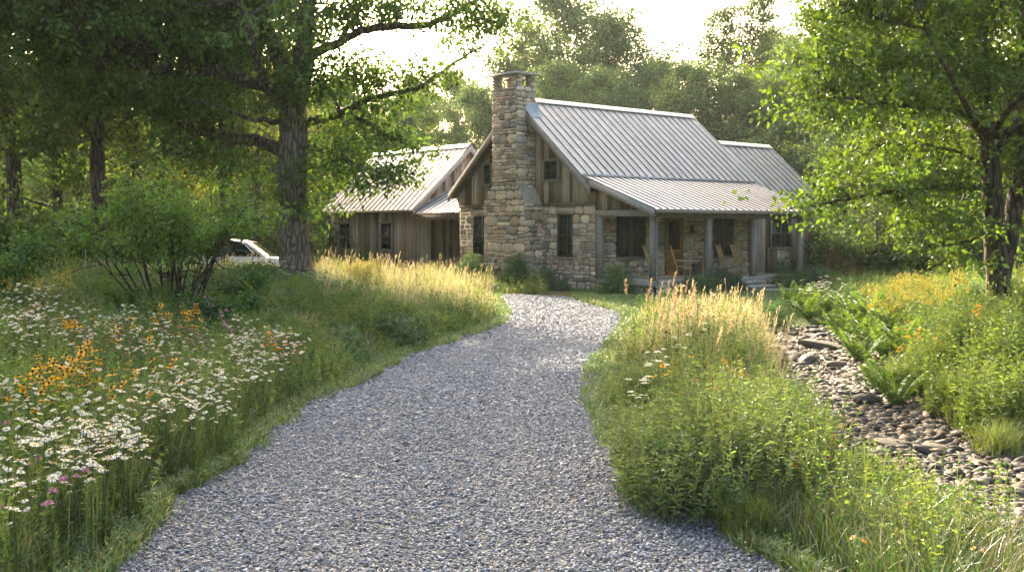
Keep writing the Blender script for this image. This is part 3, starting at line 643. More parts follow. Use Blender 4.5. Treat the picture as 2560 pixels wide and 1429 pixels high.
def proto_tree(h, base, spread, nl, seed_leaf, leafL, k, c, r0=.28, style='round', nsub=5, bark=BARK, barec=False):
    """trunk mesh (with limbs) and crown mesh for a tree h high"""
    tr = MB(); cr = MB(); T = limbpath((0, 0, -.3), (rng.normal(0, .03), rng.normal(0, .03), 1), h * .95, 10, .035, .02)
    rr = r0 * (1 - np.linspace(0, 1, 11) * .9); rr[0] *= 1.35; tr.tube(T, rr, 10, bark, False); C = []
    for i in range(nl):
        t = base + (1 - base) * ((i + rng.random()) / nl) ** .9 * .97; x = t * 10; j = min(int(x), 9); p = lerp(T[j], T[j + 1], x - j)
        q = (t - base) / (1 - base)
        if style == 'round': ln = spread * (.55 + .75 * math.sin(math.pi * min(q * .8 + .15, 1))) * rng.uniform(.7, 1.15); el = rng.uniform(.05, .5) + q * .8
        elif style == 'slender': ln = spread * (1 - .6 * q) * rng.uniform(.6, 1.1); el = .6 + q * .5
        else: ln = spread * (1.05 - q) * rng.uniform(.8, 1.1); el = -.12 + q * .3
        az = i * 2.4 + rng.uniform(-.5, .5); d = (math.cos(az) * math.cos(el), math.sin(az) * math.cos(el), math.sin(el))
        B = limbpath(p, d, ln, 6, .14, .03 if style != 'conifer' else -.02); r_b = max(.018, r0 * .35 * (1 - t * .7)); tr.tube(B, r_b * (1 - np.linspace(0, .88, 7)), 6, bark, False)
        for s_ in range(nsub):
            u_ = rng.uniform(.3, 1); m = min(int(u_ * 6), 5); p2 = lerp(B[m], B[m + 1], u_ * 6 - m); L2 = ln * rng.uniform(.25, .5) * (1.25 - u_ * .5)
            B2 = limbpath(p2, nrm(B[-1] - B[0]) + rng.normal(0, .7, 3) * np.array([1, 1, .5]), L2, 4, .18, .02); tr.tube(B2, .4 * r_b * (1 - np.linspace(0, .85, 5)), 4, bark, False)
            for w in np.linspace(.35, 1.05, seed_leaf): C.append(lerp(B2[0], B2[-1], w) + rng.normal(0, .1 * L2 + .12, 3) * np.array([1, 1, .6]))
        for w in (.8, .95, 1.02): C.append(lerp(B[0], B[-1], w) + rng.normal(0, .15, 3))
    C = np.array(C); cc = vary(c, len(C), .3, .1); clusters(cr, C, k, leafL * 2.6, leafL, leafL * .55, cc, .55)
    return tr, cr
def tree_thing(name, protos, label, loc, rz, sc, cat='tree', group=None):
    t = thing(name, label, cat, loc, rz, group); t.scale = sc if isinstance(sc, tuple) else (sc,) * 3
    obj('trunk', protos[0], t); obj('crown', protos[1], t); return t

# ------------------------------------------------------------------ the two framing trees, limbs read off at their depth
def pxtube(mb, pts, Y, r, sides=9, c=BARK, wob=.0, dy=None):
    """pts (px,py) at depth Y, radii in metres"""
    P = np.array([atY(x, y, Y + (dy[i] if dy is not None else 0)) for i, (x, y) in enumerate(pts)])
    # resample smooth
    n = len(P); t = np.linspace(0, n - 1, (n - 1) * 5 + 1); Q = []
    for x in t:
        j = min(int(x), n - 2); f = x - j; p0, p1, p2, p3 = P[max(j - 1, 0)], P[j], P[j + 1], P[min(j + 2, n - 1)]
        Q.append(.5 * (2 * p1 + (p2 - p0) * f + (2 * p0 - 5 * p1 + 4 * p2 - p3) * f * f + (3 * p1 - p0 - 3 * p2 + p3) * f ** 3))
    Q = np.array(Q) + rng.normal(0, wob, (len(Q), 3)) * np.minimum(np.arange(len(Q)) / 3., 1)[:, None]
    rr = np.interp(t, np.arange(n), r) * rng.uniform(.93, 1.07, len(t)); mb.tube(Q, rr, sides, c, False); return Q
def crown_from(tr, cr, skel, blobs, Y, leafL, k, c, dens, bark=BARK, yr=3.0, tw=.02):
    """foliage in ellipsoids (px,py,rx,ry px, depth offset, depth radius, density); twigs join each clump to the nearest limb"""
    S = np.concatenate(skel); Call = []
    for (bx, by, rx, ry, dy, dr, dn) in blobs:
        ctr = atY(bx, by, Y + dy); pm = FPX / (Y + dy); a, b_ = rx / pm, ry / pm; vol = a * b_ * dr
        n = max(3, int(dens * dn * vol ** .85)); g = nrm(rng.normal(size=(n, 3))) * rng.uniform(0, 1, (n, 1)) ** .4
        sub = ctr + g * np.array([a, dr, b_])
        for p in sub:
            i = np.argmin(((S - p - np.array([0, 0, -.3])) ** 2).sum(1)); q = S[i]; L = np.linalg.norm(p - q)
            if L > .25:
                m = lerp(q, p, .5) + rng.normal(0, .1 * L, 3) + np.array([0, 0, .08 * L]); tt = np.linspace(0, 1, 6)[:, None]; P = (1 - tt) ** 2 * q + 2 * tt * (1 - tt) * m + tt ** 2 * p
                tr.tube(P, tw * min(L, 2.2) * (1 - np.linspace(0, .8, 6)) + .004, 5, bark, False)
            Call.append(p + rng.normal(0, 1, (rng.integers(4, 8), 3)) * np.array([.34, .34, .17]) * (leafL / .13))
    C = np.concatenate(Call); clusters(cr, C, k, leafL * 1.9, leafL, leafL * .6, vary(c, len(C), .28, .1), .6)
oak = thing('oak_tree', 'massive old oak with ridged trunk and wide spreading limbs in front of the side wing', 'tree', (0, 0, 0))
OY = 34.0; tr = MB(); cr = MB(); sk = []
sc_ = OY / FPX
def R_(*a): return [x * sc_ / 2 for x in a]
sk.append(pxtube(tr, [(742, 745), (741, 700), (735, 600), (731, 450), (734, 330), (728, 240)], OY, R_(104, 84, 74, 70, 68, 66), 20, BARKG, .012))
# root flare
for a in np.linspace(0, 6.28, 8)[:-1]:
    b0 = atY(742, 700, OY); d = np.array([math.cos(a), math.sin(a), 0]); tr.tube([b0 + d * .28 + [0, 0, .3], b0 + d * .5 + [0, 0, -.08], b0 + d * .75 + [0, 0, -.35]], [.22, .2, .12], 8, BARKG, False)
sk.append(pxtube(tr, [(728, 260), (705, 160), (665, 70), (620, -20), (560, -120), (520, -230)], OY, R_(54, 46, 40, 34, 24, 10), 12, BARK, .02, [0, 0, .5, .8, 1, 1]))
sk.append(pxtube(tr, [(735, 270), (757, 180), (762, 80), (775, -20), (800, -140), (810, -260)], OY, R_(52, 44, 40, 34, 24, 10), 12, BARK, .02, [0, -.2, -.4, -.8, -1, -1]))
sk.append(pxtube(tr, [(722, 235), (640, 210), (540, 178), (440, 182), (340, 165), (220, 140), (80, 85), (-60, 30)], OY, R_(34, 30, 27, 24, 20, 16, 11, 5), 10, BARK, .03, [0, -.5, -1, -1.5, -2, -2.5, -3, -3]))
sk.append(pxtube(tr, [(715, 378), (640, 352), (550, 338), (460, 318), (400, 265), (330, 215), (240, 170)], OY, R_(36, 32, 28, 22, 16, 11, 5), 10, BARK, .03, [0, .5, .8, 1, 1.5, 2, 2.2]))
sk.append(pxtube(tr, [(752, 170), (800, 128), (850, 105), (905, 78), (980, 66), (1060, 62), (1140, 30), (1210, -10), (1260, -60)], OY, R_(30, 24, 21, 20, 19, 17, 14, 11, 5), 9, BARK, .02, [0, -.2, -.3, -.4, -.5, -.5, -.6, -.6, -.6]))
sk.append(pxtube(tr, [(850, 105), (875, 60), (905, 10), (940, -60)], OY, R_(16, 13, 11, 5), 8, BARK, .02))
sk.append(pxtube(tr, [(748, 310), (800, 297), (848, 285), (900, 258), (970, 238), (1040, 220), (1100, 185), (1150, 150), (1215, 112)], OY, R_(28, 22, 20, 17, 15, 13, 10, 7, 4), 9, BARK, .02, [0, .2, .3, .5, .7, .7, .7, .7, .7]))
sk.append(pxtube(tr, [(848, 285), (905, 300), (960, 335), (1030, 368)], OY, R_(14, 11, 8, 4), 7, BARK, .02))
sk.append(pxtube(tr, [(745, 360), (800, 375), (860, 400), (930, 425), (985, 440)], OY, R_(18, 13, 10, 7, 4), 7, BARK, .02, [0, -.4, -.7, -.9, -1]))
sk.append(pxtube(tr, [(718, 300), (640, 300), (560, 270), (480, 250)], OY, R_(16, 12, 8, 5), 7, BARK, .03, [0, -1, -1.6, -2]))
for dx, dyy in ((-2.4, -5), (2.2, -5), (-1.5, 5)):  # limbs towards and away from the camera
    b0 = atY(735, 280, OY); sk.append(limbpath(b0, (dx, dyy, 2.0), 5.5, 10, .1, .02)); tr.tube(sk[-1], .17 * (1 - np.linspace(0, .85, 11)), 8, BARK, False)
OB = [ # px py rx ry dy dr dens
 (60, 60, 150, 90, -3, 2, 1), (230, 60, 140, 90, -2.5, 2, 1.1), (400, 70, 130, 80, -2, 2, 1.1), (540, 90, 110, 80, -1, 2, 1), (330, 200, 130, 60, -1, 2, 1), (480, 240, 130, 55, 0, 2, 1), (600, 250, 80, 45, 0, 1.6, .7),
 (200, 210, 120, 60, 0, 2, .9), (600, 160, 60, 40, .5, 1.4, .5), (560, 400, 110, 45, .6, 1.5, .8), (440, 370, 90, 40, .8, 1.5, .7), (640, 20, 80, 50, .8, 1.5, .8),
 (740, 20, 60, 60, -.8, 1.4, .9), (760, 150, 55, 60, -1.6, .8, .9), (800, 30, 70, 50, -1, 1.2, .8), (790, 215, 70, 50, -1.1, .8, 1.1), (860, 170, 70, 35, -.8, 1, .8), (930, 20, 80, 35, -.4, 1.2, .8), (1010, 25, 90, 25, -.6, 1.1, .7),
 (1120, 45, 60, 40, -.6, 1, .8), (1200, 20, 70, 45, -.6, 1, .8), (1240, 90, 50, 35, -.6, .8, .5), (930, 185, 60, 30, .5, .9, .8), (1010, 175, 50, 30, .7, .8, .6), (1085, 200, 45, 35, .7, .8, .7),
 (1010, 245, 60, 22, .7, .8, .7), (930, 270, 60, 20, .5, .8, .6), (980, 345, 70, 40, .2, .9, .9), (900, 330, 60, 35, .3, .9, .7), (820, 300, 50, 30, .3, .9, .6), (850, 400, 70, 40, -.6, .9, 1), (950, 440, 70, 38, -1, .8, 1.1), (890, 460, 40, 22, -.9, .7, .8), (800, 440, 50, 40, -.6, .9, .8),
 (1045, 370, 35, 22, 0, .6, .7), (745, 510, 50, 34, -.6, .5, 1.4), (790, 540, 30, 16, -.6, .4, .8), (660, 470, 40, 20, -.3, .7, .3), (1150, 120, 30, 18, .7, .5, .5),
 (300, -60, 260, 90, -2.5, 3, .9), (560, -90, 200, 90, -1, 3, .9), (830, -80, 160, 60, -1, 2, .6), (1130, -60, 100, 30, -.6, 1, .5), (480, -260, 260, 120, -1, 3.5, .6), (0, -60, 150, 90, -3, 2.5, .9),
 (700, 60, 120, 90, -5, 1.5, .25), (560, 60, 200, 110, 4, 1.5, .7)]
OAKC = (.08, .14, .026)
OB = [(a, b, c, d, e, f, g * (1.35 if a > 780 and b > 0 else 1)) for a, b, c, d, e, f, g in OB]
crown_from(tr, cr, sk, OB, OY, .16, 9, OAKC, 31)
tr.build('trunk', M['bark'], oak, True); cr.build('crown', M['leaf'], oak)
print('oak leaves', len(cr.f) and sum(len(f) for f in cr.f) // 2)

maple = thing('maple_tree', 'sunlit broadleaf tree with dark leaning trunk beside the dry creek', 'tree', (0, 0, 0))
MY = 22.0; sc_ = MY / FPX; tr = MB(); cr = MB(); sk = []
DB = (.085, .065, .05)
sk.append(pxtube(tr, [(2500, 800), (2498, 740), (2490, 620), (2482, 500), (2478, 420), (2465, 300), (2455, 180), (2450, 60), (2440, -60), (2430, -180)], MY, R_(70, 56, 54, 50, 46, 40, 32, 26, 18, 8), 14, DB, .008))
sk.append(pxtube(tr, [(2510, 700), (2530, 560), (2550, 420), (2545, 300), (2548, 150), (2560, 20), (2570, -120)], MY, R_(30, 44, 40, 32, 26, 18, 8), 11, DB, .008, [0, .3, .5, .7, .8, .9, 1]))
sk.append(pxtube(tr, [(2470, 370), (2420, 290), (2330, 270), (2230, 262), (2130, 245), (2030, 250)], MY, R_(20, 15, 12, 10, 8, 4), 7, DB, .01, [0, -.4, -.8, -1.1, -1.3, -1.5]))
sk.append(pxtube(tr, [(2482, 470), (2420, 468), (2330, 470), (2240, 480), (2150, 490), (2060, 510), (1975, 520)], MY, R_(18, 14, 12, 10, 8, 6, 3), 7, DB, .01, [0, -.3, -.6, -.9, -1.2, -1.4, -1.5]))
sk.append(pxtube(tr, [(2462, 250), (2400, 180), (2370, 80), (2330, -20), (2300, -100)], MY, R_(18, 13, 11, 9, 4), 7, DB, .01, [0, -.3, -.4, -.5, -.5]))
sk.append(pxtube(tr, [(2380, 110), (2300, 70), (2200, 50), (2100, 10)], MY, R_(10, 8, 6, 3), 6, DB, .01, [-.4, -.6, -.8, -1]))
sk.append(pxtube(tr, [(2495, 380), (2540, 300), (2565, 200), (2620, 100)], MY, R_(22, 18, 13, 8), 7, DB, .01))
sk.append(pxtube(tr, [(2490, 560), (2430, 600), (2380, 610), (2330, 620)], MY, R_(12, 8, 6, 3), 6, DB, .01, [0, -.5, -.8, -1]))
sk.append(pxtube(tr, [(2478, 430), (2400, 380), (2300, 360), (2220, 355)], MY, R_(14, 10, 7, 4), 6, DB, .01, [0, .5, .9, 1.2]))
for d in ((-.5, -4, 1.5), (-2.5, -3, 1.2), (-1, 4, 1.5), (2, -3, 1)):
    sk.append(limbpath(atY(2470, 350, MY), d, 4, 9, .1, .02)); tr.tube(sk[-1], .08 * (1 - np.linspace(0, .85, 10)), 7, DB, False)
MBL = [(2110, 20, 110, 40, -.9, .9, 1), (2230, 40, 90, 50, -.8, .9, 1), (2340, 30, 80, 60, -.5, 1, 1), (2450, 60, 90, 80, -.2, 1.2, 1), (2080, 130, 90, 35, -1.2, .8, .9), (2010, 120, 40, 40, -1.3, .6, .6), (2190, 140, 90, 45, -1, .9, 1.1), (2310, 160, 90, 60, -.6, 1, 1.2), (2430, 200, 80, 70, -.3, 1.1, 1),
 (2030, 200, 60, 40, -1.4, .7, 1), (2120, 220, 80, 35, -1.2, .8, 1.1), (2230, 235, 80, 40, -1, .9, 1.1), (2340, 250, 80, 45, -.5, 1, 1.1), (1970, 260, 40, 30, -1.5, .6, .9), (2050, 285, 60, 25, -1.4, .7, .9), (2160, 300, 70, 28, -1.1, .8, .9), (2440, 300, 60, 40, 0, .9, .8), (2280, 320, 60, 25, .5, .8, .7),
 (2220, 360, 60, 30, .8, .8, .8), (2320, 380, 60, 35, .8, .8, .9), (2150, 400, 55, 28, .4, .7, .8), (2400, 380, 50, 40, .3, .8, .9), (2060, 500, 70, 24, -1.3, .6, 1.2), (1990, 515, 40, 18, -1.5, .5, 1.1), (2140, 470, 70, 35, -1, .7, 1.2), (2230, 470, 60, 45, -.8, .8, 1.2), (2310, 450, 60, 40, -.4, .8, 1.1), (2390, 470, 50, 40, -.2, .8, .9),
 (2100, 430, 40, 25, -.8, .5, .8), (2270, 540, 50, 25, -.8, .6, 1), (2350, 540, 60, 30, -.5, .8, 1), (2280, 595, 50, 22, -1, .6, 1), (2350, 610, 50, 25, -.8, .6, 1), (2420, 570, 50, 35, -.4, .8, .9), (2430, 640, 40, 25, -.5, .6, .5), (2530, 400, 50, 90, .5, 1, .9), (2550, 560, 30, 60, .5, .8, .8), (2540, 180, 60, 90, .5, 1, .9),
 (2480, -80, 200, 80, 0, 2.5, .7), (2200, -80, 150, 60, -.7, 1.8, .8), (2660, 100, 120, 160, .5, 2, .5), (2650, 380, 110, 120, .5, 2, .5), (2350, 150, 120, 100, 2.5, 1, .4), (2450, 400, 100, 100, 2.6, .9, .4)]
MAPC = (.072, .128, .02)
crown_from(tr, cr, sk, MBL, MY, .125, 10, MAPC, 56, DB, tw=.010)
tr.build('trunk', M['bark'], maple, True); cr.build('crown', M['leafthin'], maple)
print('maple leaves', sum(len(f) for f in cr.f) // 2)

# ------------------------------------------------------------------ forest
def PM(t, lm='leaf'): return (t[0].mesh('trunk', M['bark'], True), t[1].mesh('crown', M['leaf']))
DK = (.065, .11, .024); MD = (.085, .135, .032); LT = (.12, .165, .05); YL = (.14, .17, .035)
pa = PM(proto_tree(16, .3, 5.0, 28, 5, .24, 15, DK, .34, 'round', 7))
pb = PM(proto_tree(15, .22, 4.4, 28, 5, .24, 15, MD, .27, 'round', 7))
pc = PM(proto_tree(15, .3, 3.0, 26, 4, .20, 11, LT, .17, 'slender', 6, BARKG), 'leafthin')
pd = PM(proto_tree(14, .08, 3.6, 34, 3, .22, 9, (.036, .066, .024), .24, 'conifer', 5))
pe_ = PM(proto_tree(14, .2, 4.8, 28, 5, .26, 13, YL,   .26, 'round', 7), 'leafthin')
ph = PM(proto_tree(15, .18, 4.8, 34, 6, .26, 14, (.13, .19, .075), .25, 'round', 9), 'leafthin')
def forest(name, p, px, Y, label, h=1.0, group='forest trees around the clearing', wide=None, rz=None):
    P = atY(px, 600, Y); z = float(gz(P[0], Y)) - .1
    return tree_thing(name, p, label, (P[0], Y, z), rng.uniform(0, 6.28) if rz is None else rz, (wide or h, wide or h, h), group=group)
# left, near the meadow edge
forest('forest_oak', pa, 262, 39, 'dark forked oak trunk rising behind the leafy round shrub', 1.0)
forest('forest_tree', pc, 566, 43, 'thin straight grey trunk beside the parked cars', 1.05, wide=1.0)
forest('forest_oak', pa, 50, 43, 'dark tree at the far left edge of the woods', 1.05, wide=1.15)
forest('forest_tree', pb, -120, 38, 'tree at the left margin over the wildflower meadow', 1.1)
forest('forest_tree', pb, 150, 47, 'bushy tree between the two dark left hand trunks', 1.05)
forest('forest_tree', pe_, 400, 50, 'yellow green tree glowing behind the big oak limbs', 1.0)
forest('conifer', pd, 640, 56, 'dark evergreen behind the parked cars', .75)
forest('forest_tree', pe_, 680, 66, 'pale tree behind the big oak trunk', .9)
forest('conifer', pd, -40, 52, 'dark evergreen at the left edge of the picture', 1.0)
forest('conifer', pd, 330, 48, 'dark evergreen low behind the round shrub', .6)
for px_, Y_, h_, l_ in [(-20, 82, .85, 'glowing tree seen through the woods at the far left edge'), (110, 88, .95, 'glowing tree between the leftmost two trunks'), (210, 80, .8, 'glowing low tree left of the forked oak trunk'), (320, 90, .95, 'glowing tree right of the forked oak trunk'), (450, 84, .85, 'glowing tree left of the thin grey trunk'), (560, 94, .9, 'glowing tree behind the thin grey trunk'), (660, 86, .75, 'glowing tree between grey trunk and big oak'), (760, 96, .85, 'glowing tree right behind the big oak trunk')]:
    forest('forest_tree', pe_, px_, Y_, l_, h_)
# behind the wing and the house
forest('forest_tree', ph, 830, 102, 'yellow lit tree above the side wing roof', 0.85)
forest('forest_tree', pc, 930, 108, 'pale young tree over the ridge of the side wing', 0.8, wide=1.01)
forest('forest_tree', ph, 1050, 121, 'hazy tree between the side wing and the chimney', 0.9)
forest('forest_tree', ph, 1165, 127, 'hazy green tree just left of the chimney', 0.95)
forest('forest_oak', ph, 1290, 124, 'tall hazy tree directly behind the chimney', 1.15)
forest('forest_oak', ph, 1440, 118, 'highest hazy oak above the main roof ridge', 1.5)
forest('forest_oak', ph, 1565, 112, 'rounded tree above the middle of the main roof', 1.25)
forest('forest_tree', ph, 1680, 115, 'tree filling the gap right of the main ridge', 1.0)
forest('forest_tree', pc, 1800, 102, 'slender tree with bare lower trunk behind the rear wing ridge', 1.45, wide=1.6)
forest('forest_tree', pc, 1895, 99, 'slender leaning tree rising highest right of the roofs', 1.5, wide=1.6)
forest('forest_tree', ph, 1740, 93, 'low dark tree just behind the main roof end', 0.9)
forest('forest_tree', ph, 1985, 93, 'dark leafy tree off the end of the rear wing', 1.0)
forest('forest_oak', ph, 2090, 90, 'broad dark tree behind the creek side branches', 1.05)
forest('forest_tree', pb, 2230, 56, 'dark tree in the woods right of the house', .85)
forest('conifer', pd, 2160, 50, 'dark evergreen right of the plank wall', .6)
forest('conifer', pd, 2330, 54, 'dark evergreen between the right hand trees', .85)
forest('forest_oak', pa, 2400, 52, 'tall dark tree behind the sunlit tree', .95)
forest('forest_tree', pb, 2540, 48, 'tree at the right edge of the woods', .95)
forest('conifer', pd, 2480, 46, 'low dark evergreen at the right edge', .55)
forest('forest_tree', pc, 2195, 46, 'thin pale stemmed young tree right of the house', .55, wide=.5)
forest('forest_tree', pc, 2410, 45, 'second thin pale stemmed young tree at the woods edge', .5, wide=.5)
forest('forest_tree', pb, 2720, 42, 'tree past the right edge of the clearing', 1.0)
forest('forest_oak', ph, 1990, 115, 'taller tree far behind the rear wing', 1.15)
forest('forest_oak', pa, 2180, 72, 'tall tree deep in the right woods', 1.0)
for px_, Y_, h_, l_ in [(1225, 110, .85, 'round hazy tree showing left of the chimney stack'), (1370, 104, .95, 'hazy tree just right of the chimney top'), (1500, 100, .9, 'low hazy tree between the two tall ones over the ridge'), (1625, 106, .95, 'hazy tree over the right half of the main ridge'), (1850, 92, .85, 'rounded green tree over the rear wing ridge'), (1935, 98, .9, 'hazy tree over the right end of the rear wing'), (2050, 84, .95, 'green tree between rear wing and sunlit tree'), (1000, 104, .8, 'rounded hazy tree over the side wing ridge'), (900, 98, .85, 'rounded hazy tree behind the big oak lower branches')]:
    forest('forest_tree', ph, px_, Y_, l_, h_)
# far wood, one mass
fw_ = MB(); n = 52000; az = rng.uniform(-.62, .62, n); rr = rng.uniform(112, 140, n); X = rr * np.sin(az); Y = rr * np.cos(az)
top = 9 + 3.2 * np.sin(az * 23) + 1.5 * np.sin(az * 61 + 1) + 3.5 * (np.abs(az + .05) > .22)
Cc = np.stack([X, Y, gz(X, Y) + rng.uniform(0, 1, n) ** .8 * top], 1); clusters(fw_, Cc, 5, 1.2, .6, .36, vary((.04, .08, .028), n, .3, .1), .7)
n = 12000; az = rng.uniform(.62, 5.66, n); rr = rng.uniform(46, 66, n) + 12 * (np.abs(az - 3.14) > 1.6); X = rr * np.sin(az); Y = 6 + rr * np.cos(az)  # unseen low ring behind the camera, added so windows reflect dark woods
Cc = np.stack([X, Y, gz(X, Y) + rng.uniform(0, 1, n) * (5 + 2 * np.sin(az * 17) + 1 * np.sin(az * 41))], 1); clusters(fw_, Cc, 4, 1.3, .8, .5, vary((.04, .08, .028), n, .3, .1), .7)
tag(fw_.build('far_woods', M['leaf']), 'dense far woodland closing the clearing behind house and trees, with an unseen ring added behind the camera', 'woods', kind='stuff')
# understory bushes at the foot of the woods
ub = []
for q in range(3):
    m = MB(); st = MB(); C = []
    for i in range(34):
        a = rng.uniform(0, 6.28); d = np.array([math.cos(a) * rng.uniform(.2, 1.1), math.sin(a) * rng.uniform(.2, 1.1), 1]); B = limbpath((0, 0, -.1), d, rng.uniform(1.4, 2.6), 5, .15, .02); st.tube(B, .022 * (1 - np.linspace(0, .8, 6)), 5, BARK, False)
        for w in np.linspace(.25, 1, 7): C.append(lerp(B[0], B[-1], w) + rng.normal(0, .22, 3))
    C = np.array(C); C[:, 2] = np.maximum(C[:, 2], .1); clusters(m, C, 26, .34, .15, .085, vary([DK, MD, (.05, .09, .03)][q], len(C), .3, .1), .8)
    ub.append((st.mesh('stems', M['bark'], True), m.mesh('foliage', M['leaf'])))
k = 0
for px, Y, s_ in [(-60, 40, 1.2), (40, 38, 1.1), (130, 42, 1.3), (220, 44, 1.2), (300, 43, 1.1), (390, 46, 1.2), (470, 50, 1.3), (620, 58, 1.4), (560, 60, 1.4), (780, 56, 1.2), (20, 50, 1.6), (180, 52, 1.7), (330, 54, 1.6), (450, 58, 1.5),
                  (2060, 50, 1.2), (2130, 47, 1.1), (2210, 49, 1.3), (2290, 46, 1.1), (2370, 44, 1.2), (2460, 42, 1.2), (2560, 40, 1.3), (2100, 56, 1.8), (2250, 57, 1.8), (2400, 52, 1.8), (2540, 48, 1.7), (2180, 53, 1.5)]:
    P = atY(px, 600, Y); t = thing('understory_bush', 'shadowy leafy bush at the foot of the woods', 'bush', (P[0], Y, float(gz(P[0], Y))), rng.uniform(0, 6.28), 'bushes along the edge of the woods'); t.scale = (s_ * 1.15, s_ * 1.15, s_)
    obj('stems', ub[k % 3][0], t); obj('foliage', ub[k % 3][1], t); k += 1
# ------------------------------------------------------------------ ground, drive, creek
gx = np.unique(np.concatenate([np.linspace(-160, 160, 65), np.arange(-16, 16, .25)])); gy = np.unique(np.concatenate([np.linspace(-40, 200, 60), np.arange(0, 46, .25)]))
XX, YY = np.meshgrid(gx, gy); V = np.stack([XX, YY, gz(XX, YY)], -1).reshape(-1, 3); nx = len(gx)
i = (np.arange(len(gy) - 1)[:, None] * nx + np.arange(nx - 1)[None]).ravel()
m = MB(); m.add(V, np.stack([i, i + 1, i + nx + 1, i + nx], 1)); struct(m.build('ground', M['ground'], None, True))
m = MB(); V = []
for a, b in zip(LEFT, RIGHT):
    for t in np.linspace(0, 1, 9): V.append((lerp(a[0], b[0], t), lerp(a[1], b[1], t), .004))
# left and right outlines have the same number of stations
nS = min(len(LEFT), len(RIGHT)); V = V[:nS * 9]; f = [(r * 9 + j, r * 9 + j + 1, (r + 1) * 9 + j + 1, (r + 1) * 9 + j) for r in range(nS - 1) for j in range(8)]
m.add(V, f); struct(m.build('gravel_driveway', M['gravel']))
# chips of slate lying on the drive
def chips(n, y0, y1, size, spill=.12):
    Y = y0 + (y1 - y0) * rng.uniform(0, 1, n); X = rng.uniform(-4, 4.2, n); k = inside(DRIVE, X, Y) | (edged(DRIVE, X, Y) < np.abs(rng.normal(0, spill, n))); X, Y = X[k], Y[k]; n = len(X)
    s = size * rng.lognormal(0, .28, n); A = rng.uniform(0, 6.283, n); ax = np.stack([np.cos(A), np.sin(A), rng.normal(0, .28, n)], 1); ax = nrm(ax)
    up = nrm(np.stack([rng.normal(0, .35, n), rng.normal(0, .35, n), np.ones(n)], 1)); bx = nrm(np.cross(up, ax)); up = np.cross(ax, bx)
    el = rng.uniform(.5, .85, n); th = rng.uniform(.22, .45, n); P = np.stack([X, Y, .004 + s * th * .6 + rng.uniform(0, .012, n)], 1)
    base = np.array([(1, .15, .1), (.35, .9, -.1), (-.8, .6, .1), (-1, -.3, -.1), (-.2, -.9, .1), (.75, -.7, 0), (.1, .05, 1), (-.1, 0, -1)])
    q = base[None] * rng.uniform(.72, 1.2, (n, 8, 3)); v = P[:, None] + ax[:, None] * (q[..., :1] * s[:, None, None]) + bx[:, None] * (q[..., 1:2] * (s * el)[:, None, None]) + up[:, None] * (q[..., 2:] * (s * th)[:, None, None])
    F = np.array([(i, (i + 1) % 6, 6) for i in range(6)] + [((i + 1) % 6, i, 7) for i in range(6)])[:]
    f = (np.arange(n)[:, None, None] * 8 + F[None]).reshape(-1, 3)
    trk = np.exp(-((X - (xl(Y) + xr(Y)) / 2 - .75) / .3) ** 2) + np.exp(-((X - (xl(Y) + xr(Y)) / 2 + .75) / .3) ** 2)
    pal = np.array([(.145, .155, .172), (.18, .192, .212), (.22, .233, .255), (.275, .287, .305), (.20, .197, .20), (.26, .245, .24), (.36, .362, .37), (.11, .117, .13)])
    c = pal[rng.choice(8, n, p=[.12, .2, .25, .17, .1, .08, .05, .03])] * rng.uniform(.85, 1.15, (n, 1)); c = lerp(c, np.array([(.27, .265, .26)]), (.55 * trk)[:, None]) * np.array([(.83, .88, .97)]); return v.reshape(-1, 3), f, np.repeat(c, 12, 0)
m = MB(); m.add(*chips(130000, 5.5, 13, .015)); m.add(*chips(100000, 13, 22, .020)); m.add(*chips(75000, 22, 38, .028, .15))
tag(m.build('loose_gravel', M['chip']), 'blue grey crushed slate gravel covering the curving drive', 'gravel', kind='stuff')
# ------------------------------------------------------------------ grasses (uncountable)
def scatter(n, y0, y1, x0=-30, x1=30, pw=1.0, keep=None):
    Y = y0 + (y1 - y0) * rng.uniform(0, 1, n) ** pw; X = rng.uniform(np.maximum(-.5 * Y - 1, x0), np.minimum(.5 * Y + 1, x1))
    k = ~inside(DRIVE, X, Y) & ((np.abs(X - xc(Y)) > 1.0 + .25 * np.sin(Y * 1.7)) | (Y > 28.5))
    hl = (X - HO[0]) * uv[0] + (Y - HO[1]) * uv[1]; hv = (X - HO[0]) * vv[0] + (Y - HO[1]) * vv[1]; k &= ~((hl > 0) & (hv > -.1)); k &= np.hypot(X + 6.7, Y - 34) > .6; k &= ~((X > -14.3) & (X < -8.8) & (Y > 42.6) & (Y < 46))
    if keep is not None: k &= keep(X, Y)
    return X[k], Y[k]
def patch(X, Y, s=1.0, ph=0): return .5 + .5 * np.sin(X * 1.1 * s + ph + 1.7 * np.sin(Y * .6 * s)) * np.cos(Y * .8 * s + ph * 2 + X * .35)
def vdist(X, Y): return edged(DRIVE, X, Y)
GR = np.array([(.06, .135, .022), (.085, .155, .025), (.11, .155, .03), (.17, .155, .045), (.05, .105, .024)])
GOLD = np.array([(.44, .38, .23), (.30, .32, .15), (.52, .44, .30), (.20, .26, .09), (.46, .35, .24)])
def lawnzone(X, Y): return (X > 1.2) & (Y > 25.5) & (X < 9.5 + .2 * (Y - 30)) & ((X - 3.4) * 1 + (Y - 29) * .9 > 0)
def goldzone(X, Y): return ((X > -.178 * Y) | ((X < -.212 * Y) & (Y > 31)) | (X > 0)) & ((Y > 25) & (Y < 47) & (X < xl(np.minimum(Y, 37.5))) & (X > np.where(Y > 33, -17.0, -8.0)) & ~((X < -8) & (Y > 36.5))) | ((Y > 17) & (Y < 26) & (X > xr(Y)) & (X < xc(Y) - 1.2))  # patch left of the oak: grass coloured gold to imitate sunlight there
